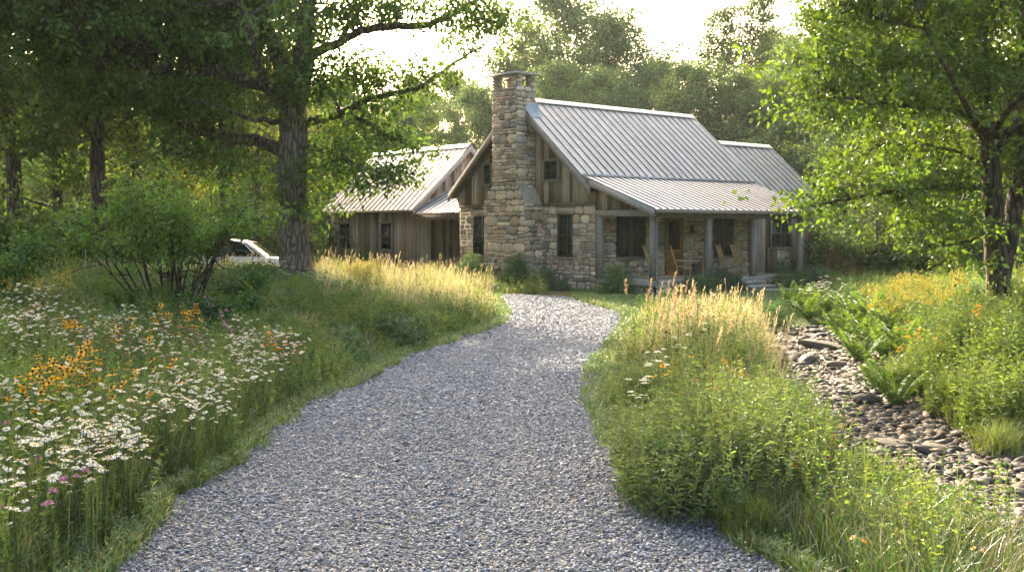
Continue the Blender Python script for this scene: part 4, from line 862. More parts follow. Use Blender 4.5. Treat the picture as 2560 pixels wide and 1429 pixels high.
def bushz(X, Y): return (X > xr(Y) + .15) & (X < xc(Y) - 1.5) & (Y > 9.6) & (Y < 15.5)
# meadow green blades, left and right
m = MB()
for n, y0, y1, w in ((50000, 4.6, 9, .007), (75000, 9, 17, .009), (70000, 17, 27, .013), (110000, 27, 48, .022)):
    X, Y = scatter(n, y0, y1, keep=lambda x, y: ~lawnzone(x, y) & (vdist(x, y) > np.where(y < 10.5, .22, .12 * (x > 0)))); d = vdist(X, Y); e = sm(d / .6)
    left = X < xl(Y) + .1; gold = goldzone(X, Y); k = ~(bushz(X, Y) & (rng.random(len(X)) < .93)); X, Y, d, e, left, gold = X[k], Y[k], d[k], e[k], left[k], gold[k]
    H = lerp(.16, np.where(left, .46, .4), e) * rng.uniform(.6, 1.3, len(X)) * (.75 + .5 * patch(X, Y)); H = np.where((~left) & (X > xc(Y)), H * .8, H); H = H * np.where((~left) & (xc(Y) - X < 2.3) & (Y > 7.5) & (Y < 16), .55, 1); H = np.where(np.abs(X - xc(Y)) < 1.7, H * .5, H)
    c = GR[np.clip((patch(X, Y, 1.3, 7) * 4 + rng.normal(0, .9, len(X))).astype(int), 0, 4)] * rng.uniform(.65, 1.2, (len(X), 1)) * (.7 + .55 * patch(X, Y, 2.1, 3))[:, None]; q = (patch(X, Y, .8, 2) * .35 > rng.random(len(X)))
    c[q] = GOLD[rng.integers(0, 5, q.sum())] * .55; P = gp(X, Y); P[:, 2] -= .01
    H = np.where(((X < -7.5) & (Y > 35)) | ((X < -.17 * Y) & (X > -.215 * Y) & (Y > 27)), H * .65, H); blades(m, P, H, w * rng.uniform(.7, 1.3, len(X)), rng.uniform(.15, .8, len(X)), c)
tag(m.build('meadow_grass', M['grass']), 'uncut green meadow grass on both sides of the drive', 'grass', kind='stuff')
# low ragged verge at the gravel edge
m = MB(); n = 60000; Y = 5 + 33 * rng.uniform(0, 1, n) ** 1.2; sd = rng.random(n) < .5; off = rng.normal(0, .2, n) * (.25 + 1.1 * patch(Y * 2.3, Y * 1.3, 1, 3 * sd)) + .1 - .22 * patch(Y * 3.1, Y, 1, 5 * sd) * (rng.random(n) < .5)
off = np.maximum((off - .02) * np.clip(Y / 14, .4, 1.2), np.where(Y < 11, -.03 + rng.normal(0, .05, n), -.3)); X = np.where(sd, xl(Y) - off, xr(Y) + off); k = Y < 36.5; X, Y = X[k], Y[k]
blades(m, gp(X, Y), rng.uniform(.04, .2, len(X)), .009 + .0003 * Y, rng.uniform(.3, 1.1, len(X)), GR[rng.integers(0, 4, len(X))] * rng.uniform(.8, 1.5, (len(X), 1)))
k = rng.random(len(X)) < .028; herbs(m, gp(X[k], Y[k]), rng.uniform(.08, .22, k.sum()), GR[rng.integers(0, 3, k.sum())] * 1.1, 14, .05, .02, tilt=.5)
# few tufts in the middle of the drive
for cx, cy in [tuple(onz(x, y)[:2]) for x, y in ((1178, 938), (1245, 890), (1140, 985), (1275, 860), (1140, 1010), (1170, 950), (1300, 905), (955, 835), (1010, 1330))]:
    q = rng.normal(0, .13, (45, 2)) * [1.3, 1.6] + [cx, cy]; blades(m, gp(q[:, 0], q[:, 1]), rng.uniform(.02, .07, 45), .009, rng.uniform(.3, 1, 45), GR[2])
tag(m.build('verge_grass', M['grass']), 'short ragged grass creeping over the edges of the gravel', 'grass', kind='stuff')
# lawn
m = MB(); n = 170000; Y = rng.uniform(25, 41, n); X = rng.uniform(-.5, 19, n)
hl = (X - HO[0]) * uv[0] + (Y - HO[1]) * uv[1]; hv = (X - HO[0]) * vv[0] + (Y - HO[1]) * vv[1]
k = ~inside(DRIVE, X, Y) & ~((hl > .2) & (hv > 0)) & (lawnzone(X, Y) | (Y > 35)) & (X > xr(np.minimum(Y, 36)) - .1); X, Y = X[k], Y[k]
blades(m, gp(X, Y), rng.uniform(.035, .09, len(X)), .016, rng.uniform(.2, .9, len(X)), np.array([(.075, .17, .03), (.09, .18, .04), (.12, .17, .05)])[rng.integers(0, 3, len(X))] * rng.uniform(.7, 1.3, (len(X), 1)))
tag(m.build('lawn_grass', M['grass']), 'mown green lawn in front of the porch', 'grass', kind='stuff')
# golden seeding grass: fine stems with feathery heads
m = MB()
def gold(n, y0, y1, keep, H0, H1, w):
    X, Y = scatter(n, y0, y1, keep=keep); d = vdist(X, Y); k = rng.random(len(X)) < sm((d + .1) / .5); X, Y, d = X[k], Y[k], d[k]
    H = rng.uniform(H0, H1, len(X)) * np.where(X < -6.3, .75, 1) * (.65 + .5 * patch(X * 2, Y * 2, 1, 3)) * (.55 + .45 * sm(d / 1.2)); c = GOLD[rng.integers(0, 5, len(X))] * rng.uniform(.7, 1.15, (len(X), 1)); P = gp(X, Y)
    blades(m, P, H, w, rng.uniform(.1, .5, len(X)), c)
    return P, H
P1, H1 = gold(85000, 25, 46, lambda x, y: goldzone(x, y) & (patch(x, y, .8, 1) + .3 * patch(x * 3, y * 3, 1, 2) > .38), .55, 1.05, .011)
P2, H2 = gold(34000, 17, 26.5, lambda x, y: goldzone(x, y) & (x > 0), .45, 1.0, .008)
P3, H3 = gold(9000, 9, 17, lambda x, y: (patch(x, y, 1.4, 4) > .75), .3, .6, .006)
P = np.concatenate([P1, P2]); H = np.concatenate([H1, H2]); k = rng.random(len(P)) < .085; P, H = P[k], H[k]; n = len(P)
an = rng.uniform(0, 6.28, n); ln = rng.uniform(.05, .28, n); ax = nrm(np.stack([np.cos(an) * ln, np.sin(an) * ln, np.ones(n)], 1)); ax[:, 0] += .12; base = P + ax * (H * 1.02)[:, None]
tip = base + ax * rng.uniform(.08, .16, n)[:, None]
for q in range(9): t = q / 9; leaves(m, lerp(base, tip, t), ax + rng.normal(0, .3, (n, 3)), .045, .016, np.array((.50, .40, .29)) * rng.uniform(.75, 1.2, (n, 1)), .1)
s = np.array([.0025, 0, 0]); v = np.stack([P - s, P + s, base + s, base - s], 1).reshape(-1, 3); m.add(v, np.arange(n)[:, None] * 4 + [0, 1, 2, 3], (.35, .28, .15))
tag(m.build('golden_grass', M['grass']), 'tall dry golden grass with feathery seed heads, and sunlit grass coloured gold left of the oak', 'grass', kind='stuff')
# weeds and leafy ground cover
m = MB()
for n, y0, y1, L, per in ((4200, 4.8, 9, .065, 24), (10500, 9, 17, .075, 22), (9500, 17, 27, .095, 18), (8500, 27, 46, .12, 14)):
    X, Y = scatter(n, y0, y1, keep=lambda x, y: (patch(x, y, .9, 5) > .16) & ~(bushz(x, y) & (patch(x * 2, y * 2, 1, 1) > .2)) & ~lawnzone(x, y) & (vdist(x, y) > .05 + .3 * (y < 10.5) + .15 * (x > 0)) & ~((np.abs(x - xc(y)) < 1.5) & (y < 28))); d = vdist(X, Y)
    H = rng.uniform(.3, .75, len(X)) * (.6 + .5 * sm(d / .5)) ; H = H * np.where((X > xr(Y) + .3) & (xc(Y) - X < 2.3) & (Y > 7.5) & (Y < 16), .5, 1) * np.where(((X < -7.5) & (Y > 35)) | ((X < -.17 * Y) & (X > -.215 * Y) & (Y > 27)), .5, 1); c = np.array([(.06, .135, .028), (.09, .16, .035), (.13, .185, .045), (.075, .14, .05)])[((X * 1.7 + Y * .9 + rng.normal(0, .8, len(X))) % 4).astype(int)]
    herbs(m, gp(X, Y), H, c * rng.uniform(.75, 1.25, (len(X), 1)), per, L, L * .32)
for n, y0, y1, L in ((260, 7.5, 14, .09), (500, 14, 26, .15), (420, 26, 42, .18)):
    X, Y = scatter(n, y0, y1, keep=lambda x, y: (patch(x * 1.7, y * 1.7, 1.3, 9) > .5) & ~lawnzone(x, y) & (vdist(x, y) > .2) & ~((np.abs(x - xc(y)) < 1.5) & (y < 28))); herbs(m, np.repeat(gp(X, Y), 4, 0) + rng.normal(0, .09, (len(X) * 4, 3)) * [1, 1, 0], rng.uniform(.25, .6, len(X) * 4), np.repeat(np.array([(.05, .11, .03), (.12, .19, .04), (.07, .12, .05), (.16, .13, .04)])[rng.integers(0, 4, len(X))], 4, 0), 12, L, L * .45, tilt=.35)
tag(m.build('leafy_weeds', M['leafthin']), 'mixed leafy green weeds growing through the meadow', 'weeds', kind='stuff')

# ------------------------------------------------------------------ shrubs and clumps (countable)
def bushmesh(w, h, kind, n, L, c, seed_h=0.0, stems=True):
    """leafy mound or upright clump w wide, h high"""
    m = MB(); st = MB()
    if kind == 'mound':
        g = nrm(rng.normal(size=(n, 3)) * [1, 1, 1.0]); g[:, 2] = np.abs(g[:, 2]); r = rng.uniform(.35, 1, n) ** .5 * (1 + .13 * np.sin(g[:, 0] * 7 + g[:, 2] * 5) + .1 * np.sin(g[:, 1] * 9)); C = g * r[:, None] * [w / 2, w / 2, h]
        C[:, 2] = np.maximum(C[:, 2], .03); clusters(m, C, 8, L * 1.3, L, L * .42, vary(c, n, .25, .1), .9)
        for i in range(14): e = C[rng.integers(n)]; st.tube([(0, 0, -.05), e * .5 + rng.normal(0, .03, 3), e * .9], [.014, .009, .004], 4, BARK, False)
    elif kind == 'spiky':
        a = rng.uniform(0, 6.28, n); r = rng.uniform(0, .35, n) * w; P = np.stack([np.cos(a) * r, np.sin(a) * r, 0 * r], 1); blades(m, P, h * rng.uniform(.7, 1.2, n), L, rng.uniform(.2, .95, n), vary(c, n, .3, .1))
    elif kind == 'stems':
        a = rng.uniform(0, 6.28, n); r = rng.uniform(0, 1, n) ** .6 * w * .4; P = np.stack([np.cos(a) * r, np.sin(a) * r, 0 * r], 1); herbs(m, P, h * rng.uniform(.6, 1.12, n) * (1 - .35 * (r / (w * .4)) ** 2), vary(c, n, .25, .1), 26, L, L * .24, tilt=.2)
    elif kind == 'fern':
        nf = n
        for i in range(nf):
            a = i * 2.4 + rng.uniform(-.3, .3); ln = h * rng.uniform(.8, 1.25); t = np.linspace(.05, 1, 36); d = np.array([math.cos(a), math.sin(a), 0]); sd = np.array([-d[1], d[0], 0]); rise = rng.uniform(.9, 1.6)
            R = d * (t[:, None] * ln * .8) + np.array([0, 0, 1]) * ((rise * t - .55 * t ** 2.2)[:, None] * ln); st_ = .003
            m.tube(R, [.004] * 36, 3, np.array(c) * .8, False)
            for s_ in (-1, 1):
                fl_ = np.sin(np.clip(t * 1.02, 0, 1) * 3.0 + .12) * .3 * ln * .75 + .02; leaves(m, R, sd * s_ + d * .35 + rng.normal(0, .05, (36, 3)), fl_ * .8, .021 * ln / .6, vary(c, 36, .2, .06), .08, .12)
    return m, st
protoB = {}
def bush(key, spec, name, label, cat, loc, s=1.0, group=None, mat='leaf', rz=None, heads=None):
    if key not in protoB:
        m, st = bushmesh(*spec); protoB[key] = (m.mesh('foliage', M[mat]), st.mesh('stems', M['bark'], True) if st.v else None)
    fo, st = protoB[key]
    if st is None:
        o = obj(name, fo); o.location = loc; o.rotation_euler = (0, 0, rng.uniform(0, 6.28)); o.scale = (s,) * 3 if not isinstance(s, tuple) else s; return tag(o, label, cat, group)
    t = thing(name, label, cat, loc, rng.uniform(0, 6.28) if rz is None else rz, group); t.scale = (s,) * 3 if not isinstance(s, tuple) else s
    obj('stems', st, t); obj('foliage', fo, t); return t
def L3(x, y, dz=0): return (x, y, float(gz(x, y)) + dz)
FG = 'foundation shrubs along the house'
for key, spec, px, py, u, v, s, lb in [
    ('f1', (1.3, 1.15, 'mound', 800, .06, (.085, .14, .07)), 0, 0, -1.1, 8.3, 1.0, 'grey green airy shrub below the left stone wall window'),
    ('f2', (1.0, 1.15, 'mound', 900, .05, (.05, .12, .035)), 0, 0, -1.15, 5.6, 1.0, 'upright dark green shrub at the right foot of the chimney'),
    ('f3', (.9, .5, 'mound', 500, .05, (.10, .15, .05)), 0, 0, -1.5, 6.1, .8, 'small pale green mound at the base of the chimney'),
    ('f4', (1.0, .8, 'mound', 700, .045, (.075, .13, .07)), 0, 0, -.9, 4.35, .95, 'dull blue green shrub under the tall stone wall window'),
    ('f1', None, 0, 0, -.8, 7.4, (.7, .7, .6), 'low airy shrub between the chimney and the grey green one'),
    ('f4', None, 0, 0, -.9, 3.4, (.6, .6, .5), 'lowest shrub beside the stone corner of the gable wall'),
    ('f5', (1.1, .9, 'mound', 900, .045, (.065, .15, .04)), 0, 0, -.75, .85, 1.0, 'round bright green shrub hiding the left end of the porch deck'),
    ('f6', (1.4, .6, 'mound', 700, .05, (.08, .15, .045)), 0, 0, 1.5, -.9, 1.0, 'low spreading shrub in front of the porch post with the downspout'),
    ('f4', None, 0, 0, 2.9, -.7, (1.1, 1.1, .85), 'dark mound shrub at the middle of the porch front'),
    ('f2', None, 0, 0, 3.6, -.8, (.8, .8, .5), 'dark green shrub just left of the porch steps'),
    ('f6', None, 0, 0, 7.2, -.75, (1.0, 1.0, .9), 'low shrub right of the porch steps'),
    ('f4', None, 0, 0, 8.6, -.8, (1.3, 1.3, .9), 'dark spreading shrub near the right end of the porch'),
    ('f6', None, 0, 0, 9.9, -.2, (1.1, 1.1, 1.0), 'green shrub past the right corner of the porch deck'),
    ('f5', None, 0, 0, 10.3, 1.9, (.7, .7, 1.0), 'small green plant against the plank wall under the paired window'),
    ('f5', None, 0, 0, 11.9, 2.0, (.7, .7, .9), 'second small green plant against the plank wall'),
    ('f7', (1.6, 1.2, 'mound', 800, .055, (.20, .12, .055)), 0, 0, 12.6, .5, 1.05, 'reddish orange shrub beyond the right corner of the house'),
    ('f1', None, 0, 0, 13.6, 1.2, (1.1, 1.1, .9), 'grey green shrub behind the reddish orange one'),
    ('f8', (1.1, .75, 'spiky', 700, .016, (.05, .12, .03)), 0, 0, -.3, 11.6, 1.1, 'spiky green clump between breezeway and stone wall'),
    ('f8', None, 0, 0, -.2, 16.4, 1.2, 'spiky green clump below the side wing window'),
    ('f9', (1.2, 1.6, 'stems', 60, .1, (.05, .10, .04)), 0, 0, .5, 19.2, 1.15, 'tall leafy plant between the two side wing windows'),
    ('f9', None, 0, 0, .3, 17.9, .85, 'shorter leafy plant near the right side wing window'),
    ('f9', None, 0, 0, -.6, 20.3, .9, 'leafy plant under the left side wing window')]:
    P = HW(u, v); bush(key, spec, 'shrub', lb, 'shrub', L3(P[0], P[1]), tuple(np.array(s if isinstance(s, tuple) else (s,) * 3) * 1.15), FG)
# the big round multi-stem shrub and the dark one beside it
def bigshrub(label, px, py, Y, w, h, c, nst, L, flat, seedn):
    x0, y0 = atY(px, py, Y)[0], Y; z0 = float(gz(x0, y0)); t = thing('meadow_shrub', label, 'shrub', (x0, y0, z0), 0, None); st = MB(); m = MB(); C = []
    for i in range(nst):
        a = i * 2.4 + rng.uniform(-.4, .4); r = rng.uniform(.1, .5); b0 = np.array([math.cos(a) * r * w * .22, math.sin(a) * r * .4 * w * .3, -.1]); tgt = np.array([math.cos(a) * w * rng.uniform(.15, .5), math.sin(a) * w * .35 * rng.uniform(.2, 1), h * rng.uniform(.55, .98)])
        mid = lerp(b0, tgt, .5) + rng.normal(0, .12, 3) + np.array([0, 0, .15 * h]) * (1 if rng.random() < .5 else -.3); tt = np.linspace(0, 1, 9)[:, None]; B = (1 - tt) ** 2 * b0 + 2 * tt * (1 - tt) * mid + tt ** 2 * tgt + rng.normal(0, .02, (9, 3)) * tt
        st.tube(B, .026 * (1 - np.linspace(0, .75, 9)), 6, DB, False)
        for s_ in range(8):
            q = B[rng.integers(3, 9)]; d = nrm(rng.normal(0, 1, 3) * [1, 1, .5] + np.array([q[0] * .7, q[1] * .5, .25])); B2 = limbpath(q, d, rng.uniform(.3, .85) * w / 4, 5, .18, .02); st.tube(B2, .010 * (1 - np.linspace(0, .7, 6)), 4, DB, False)
            for w_ in np.linspace(.25, 1.05, 8): C.append(lerp(B2[0], B2[-1], w_) + rng.normal(0, .09, 3))
    C = np.array(C); C = C[C[:, 2] > h * flat + .5 * (flat > .3) * sm((C[:, 0] - .45) / .6)]; C = C[np.abs(C[:, 0]) < w * .56]; clusters(m, C, 9, L * 1.9, L, L * .5, vary(c, len(C), .25, .08), .6)
    st.build('stems', M['bark'], t, True); m.build('foliage', M['leaf'], t); return t
bigshrub('large round green shrub with many crooked bare stems in the left meadow', 430, 800, 20.5, 4.3, 2.8, (.095, .17, .024), 25, .098, .42, 1)
bigshrub('darker leafy shrub right of the large round one near the oak', 610, 760, 22.5, 1.3, .85, (.045, .10, .022), 12, .09, .08, 2)
bigshrub('low dark bush hugging the ground below the large round shrub', 550, 800, 19.2, 1.3, .7, (.05, .105, .022), 10, .08, .02, 3)
bigshrub('leafy green shrub cut off by the left edge of the photo', -40, 700, 19, 2.4, 1.9, (.07, .14, .022), 12, .09, .1, 4)
bigshrub('small leafy bush in the tall grass in front of the white car', 640, 690, 30, 1.3, .55, (.06, .12, .022), 10, .1, .02, 5)
# right-hand clumps
RG = 'leafy clumps beside the creek'
def dbush(key, spec, name, px, py, h, lb, s=1.0, cat='plant', group=RG, mat='leafthin'):
    x, y = at(px, py, h); return bush(key, spec, name, lb, cat, L3(x, y), s, group, mat)
MINT = (.10, .155, .065)
dbush('m1', (1.9, .95, 'stems', 420, .085, MINT), 'leafy_clump', 1740, 985, .8, 'soft grey green leafy clump at the inner bend of the drive')
dbush('m1', None, 'leafy_clump', 1860, 965, .8, 'soft grey green leafy clump next to the stony creek', 1.05)
dbush('m1', None, 'leafy_clump', 1790, 1045, .75, 'biggest grey green leafy clump in front of the golden grass', 1.0)
dbush('m1', None, 'leafy_clump', 1850, 1060, .6, 'grey green leafy clump nearest the yellow coneflowers', .85)
dbush('m2', (1.1, .7, 'mound', 700, .045, (.05, .115, .04)), 'leafy_clump', 1690, 1130, .45, 'low dark green mound at the edge of the gravel bend', .9)
dbush('m1', None, 'leafy_clump', 1610, 925, .5, 'narrow leafy clump beside the narrowest part of the drive', .65)
dbush('m2', None, 'leafy_clump', 1930, 780, .45, 'green mound between lawn and creek head', 1.0)
GRD = (.11, .175, .04)
for px, py, h, s, lb in [(2470, 770, 1.0, 1.2, 'yellow green leafy clump just left of the dark trunk'), (2400, 810, .9, 1.0, 'bright willowy clump on the creek bank above the ferns'), (2530, 800, 1.0, 1.2, 'bright clump at the foot of the sunlit tree'), (2330, 840, .8, .9, 'willowy clump behind the orange lilies'),
                     (2440, 905, .85, 1.1, 'sunlit yellow green clump hanging over the far creek bank'), (2530, 930, .9, 1.2, 'sunlit clump at the right edge above the creek'), (2380, 940, .6, .8, 'small sunlit clump at the lip of the creek bank'), (2290, 900, .6, .8, 'small green clump just right of the ferns')]:
    dbush('g1', (1.2, 1.0, 'stems', 190, .10, GRD), 'willowy_clump', px, py, h, lb, s)
for px, py, h, s, lb in [(2440, 985, .5, 1.0, 'golden tussock of arching grass on the far bank'), (2540, 1000, .5, 1.1, 'golden tussock of grass at the right edge'), (2500, 1060, .4, .9, 'golden tussock lowest on the far bank'), (1880, 1230, .35, .7, 'arching grass tussock beside the low dark mound')]:
    dbush('t1', (1.0, .6, 'spiky', 420, .008, (.13, .18, .05)), 'grass_tussock', px, py, h, lb, s, 'grass tussock', 'arching grass tussocks')
dbush('t2', (1.1, .7, 'spiky', 1100, .012, (.10, .19, .13)), 'grass_tussock', 2430, 690, .7, 'blue green spiky tussock behind the far bank clumps', 1.0, 'grass tussock', 'arching grass tussocks')
FN = (.10, .18, .035)
for i, (px, py, h, s) in enumerate([(2060, 745, .5, 1.1), (2130, 760, .5, 1.2), (2190, 775, .5, 1.2), (2110, 800, .5, 1.1), (2170, 820, .45, 1.1), (2230, 790, .5, 1.1), (2210, 840, .45, 1.0), (2020, 760, .45, 1.0), (2260, 830, .5, 1.0), (2150, 860, .4, .9), (2240, 960, .35, .8), (2200, 930, .35, .8), (1990, 735, .45, 1.0)]):
    dbush('n1', (1.05, .68, 'fern', 22, .0, FN), 'fern', px, py, h, ['bright green arching fern on the bank above the creek boulder', 'bright green fern lower on the creek bank'][i in (10, 11)], s, 'fern', ['ferns above the creek boulder', 'ferns low on the creek bank'][i in (10, 11)])
LG = 'leafy clumps of the left meadow'
for i in range(60):
    px, py = rng.uniform(590, 1120), rng.uniform(745, 880); py = max(py, 745) 
    if py > 905 - (px - 780) * .16: continue
    k = rng.integers(4); x, y = at(px, py, .3)
    if inside(DRIVE, np.array([x]), np.array([y]))[0] or vdist(np.array([x]), np.array([y]))[0] < .4: continue
    if k == 0: bush('h1', (.9, .6, 'stems', 130, .075, (.07, .13, .035)), 'meadow_clump', 'dark green leafy clump on the slope between oak and drive', 'plant', L3(x, y), rng.uniform(1.0, 1.5), LG + ', dark green', 'leafthin')
    elif k == 1: bush('h2', (.8, .5, 'spiky', 420, .009, (.30, .27, .13)), 'grass_tussock', 'straw coloured tussock on the slope between oak and drive', 'grass tussock', L3(x, y), rng.uniform(1.0, 1.5), 'straw tussocks between oak and drive', 'grass')
    elif k == 2: bush('h3', (.9, .55, 'stems', 130, .06, (.17, .22, .07)), 'meadow_clump', 'yellow green leafy clump on the slope between oak and drive', 'plant', L3(x, y), rng.uniform(1.0, 1.5), LG + ', yellow green', 'leafthin')
    else: bush('h4', (.8, .45, 'mound', 420, .05, (.10, .15, .08)), 'meadow_clump', 'grey green feathery mound on the slope between oak and drive', 'plant', L3(x, y), rng.uniform(1.0, 1.6), LG + ', grey green')
for px, py in [(210, 700), (260, 730), (330, 760), (390, 770), (470, 770), (160, 690), (300, 700), (540, 790), (610, 790), (690, 770), (740, 735), (790, 740), (840, 760), (700, 745)]:
    x, y = at(px, py, .35); bush('n1', None, 'fern', 'fern in the shade round the shrub stems and the oak foot', 'fern', L3(x, y), rng.uniform(.8, 1.15), 'ferns between the round shrub and the oak')
# far meadow colour on the right and the yellow bits
# ------------------------------------------------------------------ flowers
def daisy_head(m, c, n, r, pc, cc, tilt, domed=.008):
    """ray petals round a small disc"""
    tilt = nrm(tilt); a = nrm(np.cross(tilt, [.3, .9, .1])); b = np.cross(tilt, a)
    for i in range(n):
        t = i * 2 * math.pi / n + rng.uniform(-.1, .1); d = a * math.cos(t) + b * math.sin(t); s_ = -a * math.sin(t) + b * math.cos(t); w = r * 2.4 / n; rr = r * rng.uniform(.88, 1.05); dz = rng.uniform(-.25, .05) * r
        m.add([c + d * r * .15, c + d * rr * .6 + s_ * w * .6, c + d * rr + tilt * dz, c + d * rr * .6 - s_ * w * .6], [(0, 1, 2), (0, 2, 3)], np.array(pc) * rng.uniform(.9, 1.05))
    k = 7; ring = [c + (a * math.cos(q) + b * math.sin(q)) * r * .27 + tilt * .002 for q in np.arange(k) * 2 * math.pi / k]; ring2 = [c + (a * math.cos(q) + b * math.sin(q)) * r * .17 + tilt * domed for q in np.arange(k) * 2 * math.pi / k]
    m.add(ring + ring2 + [c + tilt * domed * 1.25], [(i, (i + 1) % k, k + (i + 1) % k, k + i) for i in range(k)], cc); bb = m.n - 0
    m.add(ring2 + [c + tilt * domed * 1.25], [(i, (i + 1) % k, k) for i in range(k)], cc)
def ball_head(m, c, r, pc):
    g = nrm(rng.normal(size=(46, 3))); g[:, 2] = np.abs(g[:, 2]) * 1.1 - .2; leaves(m, c + g * r * .25, g, r, r * .3, vary(pc, 46, .25, .05), .1)
def umbel(m, c, r, pc):
    for i in range(26):
        a = rng.uniform(0, 6.28); q = r * rng.uniform(0, 1) ** .5; p = c + np.array([math.cos(a) * q, math.sin(a) * q, -q * q * 3 + rng.normal(0, .003)]); e = .011
        m.add([p + [e, 0, 0], p + [0, e, .002], p + [-e, 0, 0], p + [0, -e, .002]], [(0, 1, 2, 3)], np.array(pc) * rng.uniform(.8, 1.05))
def flower_proto(kind, H, nh, spreadw, hr):
    st = MB(); hs = []; P = np.zeros((nh, 3)); a = rng.uniform(0, 6.28, nh); r = rng.uniform(.02, 1, nh) * spreadw
    for i in range(nh):
        h = H * rng.uniform(.75, 1.1); top = np.array([math.cos(a[i]) * r[i], math.sin(a[i]) * r[i], h]); b0 = top * [.25, .25, 0]; mid = lerp(b0, top, .6) + [0, 0, .03] - top * [.2, .2, 0]
        st.tube([b0, mid, top], [.0032, .0026, .002], 4, (.08, .12, .035), False); m = MB(); tl = np.array([rng.normal(0, .28), rng.normal(0, .28) - .12, 1])
        if kind == 'white': daisy_head(m, top, 13, hr * rng.uniform(.8, 1.15), (.80, .79, .74), (.55, .38, .05), tl)
        elif kind == 'yellow': daisy_head(m, top, 11, hr * rng.uniform(.85, 1.15), (.80, .42, .015), (.05, .025, .012), tl, .018)
        elif kind == 'pink': ball_head(m, top, hr * .75 * rng.uniform(.8, 1.2), (.42, .20, .33))
        elif kind == 'orange': daisy_head(m, top, 7, hr, (.80, .30, .03), (.5, .2, .02), tl)
        elif kind == 'umbel': umbel(m, top, hr * 1.25, (.75, .74, .68))
        elif kind == 'dark': ball_head(m, top, hr * .55, (.07, .03, .02))
        hs.append(m.mesh('flower_head', M['petal']))
    herbs(st, np.stack([np.cos(a) * r * .2, np.sin(a) * r * .2, 0 * a], 1), H * .8, (.06, .12, .035), 12, .06, .014, tilt=.12)
    return st.mesh('stems', M['leafthin']), hs
FP = {}
def flowers(kind, name, cat, label, group, spots, H, nh, sw, hr, nv=3):
    for v in range(nv):
        if (kind, H, v) not in FP: FP[(kind, H, v)] = flower_proto(kind, H, nh, sw, hr)
    for i, (x, y) in enumerate(spots):
        if inside(DRIVE, np.array([x]), np.array([y]))[0]: continue
        st, hs = FP[(kind, H, i % nv)]; o = obj(name, None); o.location = L3(x, y); o.rotation_euler = (rng.normal(0, .06), rng.normal(0, .06), rng.uniform(0, 6.28)); o.scale = (rng.uniform(.85, 1.15),) * 3; tag(o, label, cat, group)
        obj('stems', st, o)
        for h in hs: obj('flower_head', h, o)
def region(n, poly, h):
    """spots whose tops fall in a picture polygon"""
    poly = np.array(poly, float); out = []; lo = poly.min(0); hi = poly.max(0)
    while len(out) < n:
        q = rng.uniform(lo, hi)
        if inside(poly, q[:1], q[1:])[0]: out.append(at(q[0], q[1], h))
    return out
wl_ = 'white daisies of the left meadow'
sp = region(60, [(0, 690), (140, 720), (300, 800), (330, 860), (180, 880), (0, 860)], .55) + region(75, [(0, 720), (300, 800), (560, 850), (700, 900), (560, 1100), (380, 1200), (0, 1350)], .5) + region(25, [(230, 780), (420, 800), (560, 860), (470, 930), (300, 900)], .5) + region(60, [(330, 900), (640, 960), (640, 1060), (520, 1120), (330, 1040)], .5) + region(40, [(120, 1080), (330, 1110), (400, 1250), (250, 1290), (60, 1230)], .5) + region(44, [(560, 850), (780, 870), (740, 980), (600, 1000)], .35)
flowers('white', 'white_daisy', 'daisy', 'white daisy plant among the long grass of the left meadow', wl_, sp, .66, 6, .2, .031, 6)
sp = region(20, [(30, 900), (210, 930), (200, 960), (110, 1040), (20, 990)], .6) + region(9, [(190, 900), (230, 890), (240, 960), (160, 980)], .55)
flowers('yellow', 'yellow_coneflower', 'coneflower', 'yellow coneflower with dark centre in the cluster at the left edge', 'yellow coneflowers at the left edge', sp, .7, 4, .13, .045)
sp = region(22, [(0, 760), (280, 820), (520, 930), (430, 1060), (150, 980)], .55)
flowers('yellow', 'yellow_coneflower', 'coneflower', 'single yellow coneflower scattered among the white daisies', 'yellow coneflowers among the daisies', sp, .7, 2, .1, .036)
sp = region(14, [(370, 790), (500, 790), (510, 840), (380, 850)], .55)
flowers('yellow', 'yellow_coneflower', 'coneflower', 'yellow coneflower below the large round shrub', 'yellow coneflowers below the large shrub', sp, .7, 4, .13, .045)
sp = region(11, [(640, 830), (770, 830), (740, 910), (680, 900)], .45)
flowers('orange', 'orange_coneflower', 'coneflower', 'orange yellow flower left of the sunny grass bank', 'orange flowers near the drive edge', sp, .6, 4, .13, .045)
sp = region(10, [(1900, 1080), (2090, 1080), (2080, 1150), (1930, 1160)], .45)
flowers('yellow', 'yellow_coneflower', 'coneflower', 'small yellow coneflower between leafy clump and creek stones', 'yellow coneflowers beside the creek stones', sp, .46, 7, .16, .026)
sp = region(9, [(1600, 960), (1750, 920), (1800, 1000), (1600, 1050)], .7)
flowers('yellow', 'yellow_coneflower', 'coneflower', 'scattered yellow coneflower in the leafy clumps right of the drive', 'yellow coneflowers right of the drive', sp, .8, 2, .1, .035)
sp = region(8, [(1950, 1250), (2540, 1250), (2540, 1420), (2100, 1420)], .5)
flowers('orange', 'orange_coneflower', 'coneflower', 'orange flower in the weeds at the lower right corner', 'orange flowers at the lower right', sp, .48, 2, .1, .021)
sp = region(6, [(2260, 790), (2330, 780), (2340, 880), (2250, 880)], .6) + region(6, [(2300, 860), (2400, 880), (2330, 900)], .5) + region(4, [(2440, 720), (2480, 720), (2470, 760), (2440, 760)], .9)
flowers('orange', 'orange_lily', 'lily', 'orange lily on the far bank of the creek', 'orange lilies on the far bank', sp, .7, 3, .13, .055)
sp = region(11, [(0, 1000), (120, 1050), (260, 1300), (180, 1420), (0, 1420)], .5)
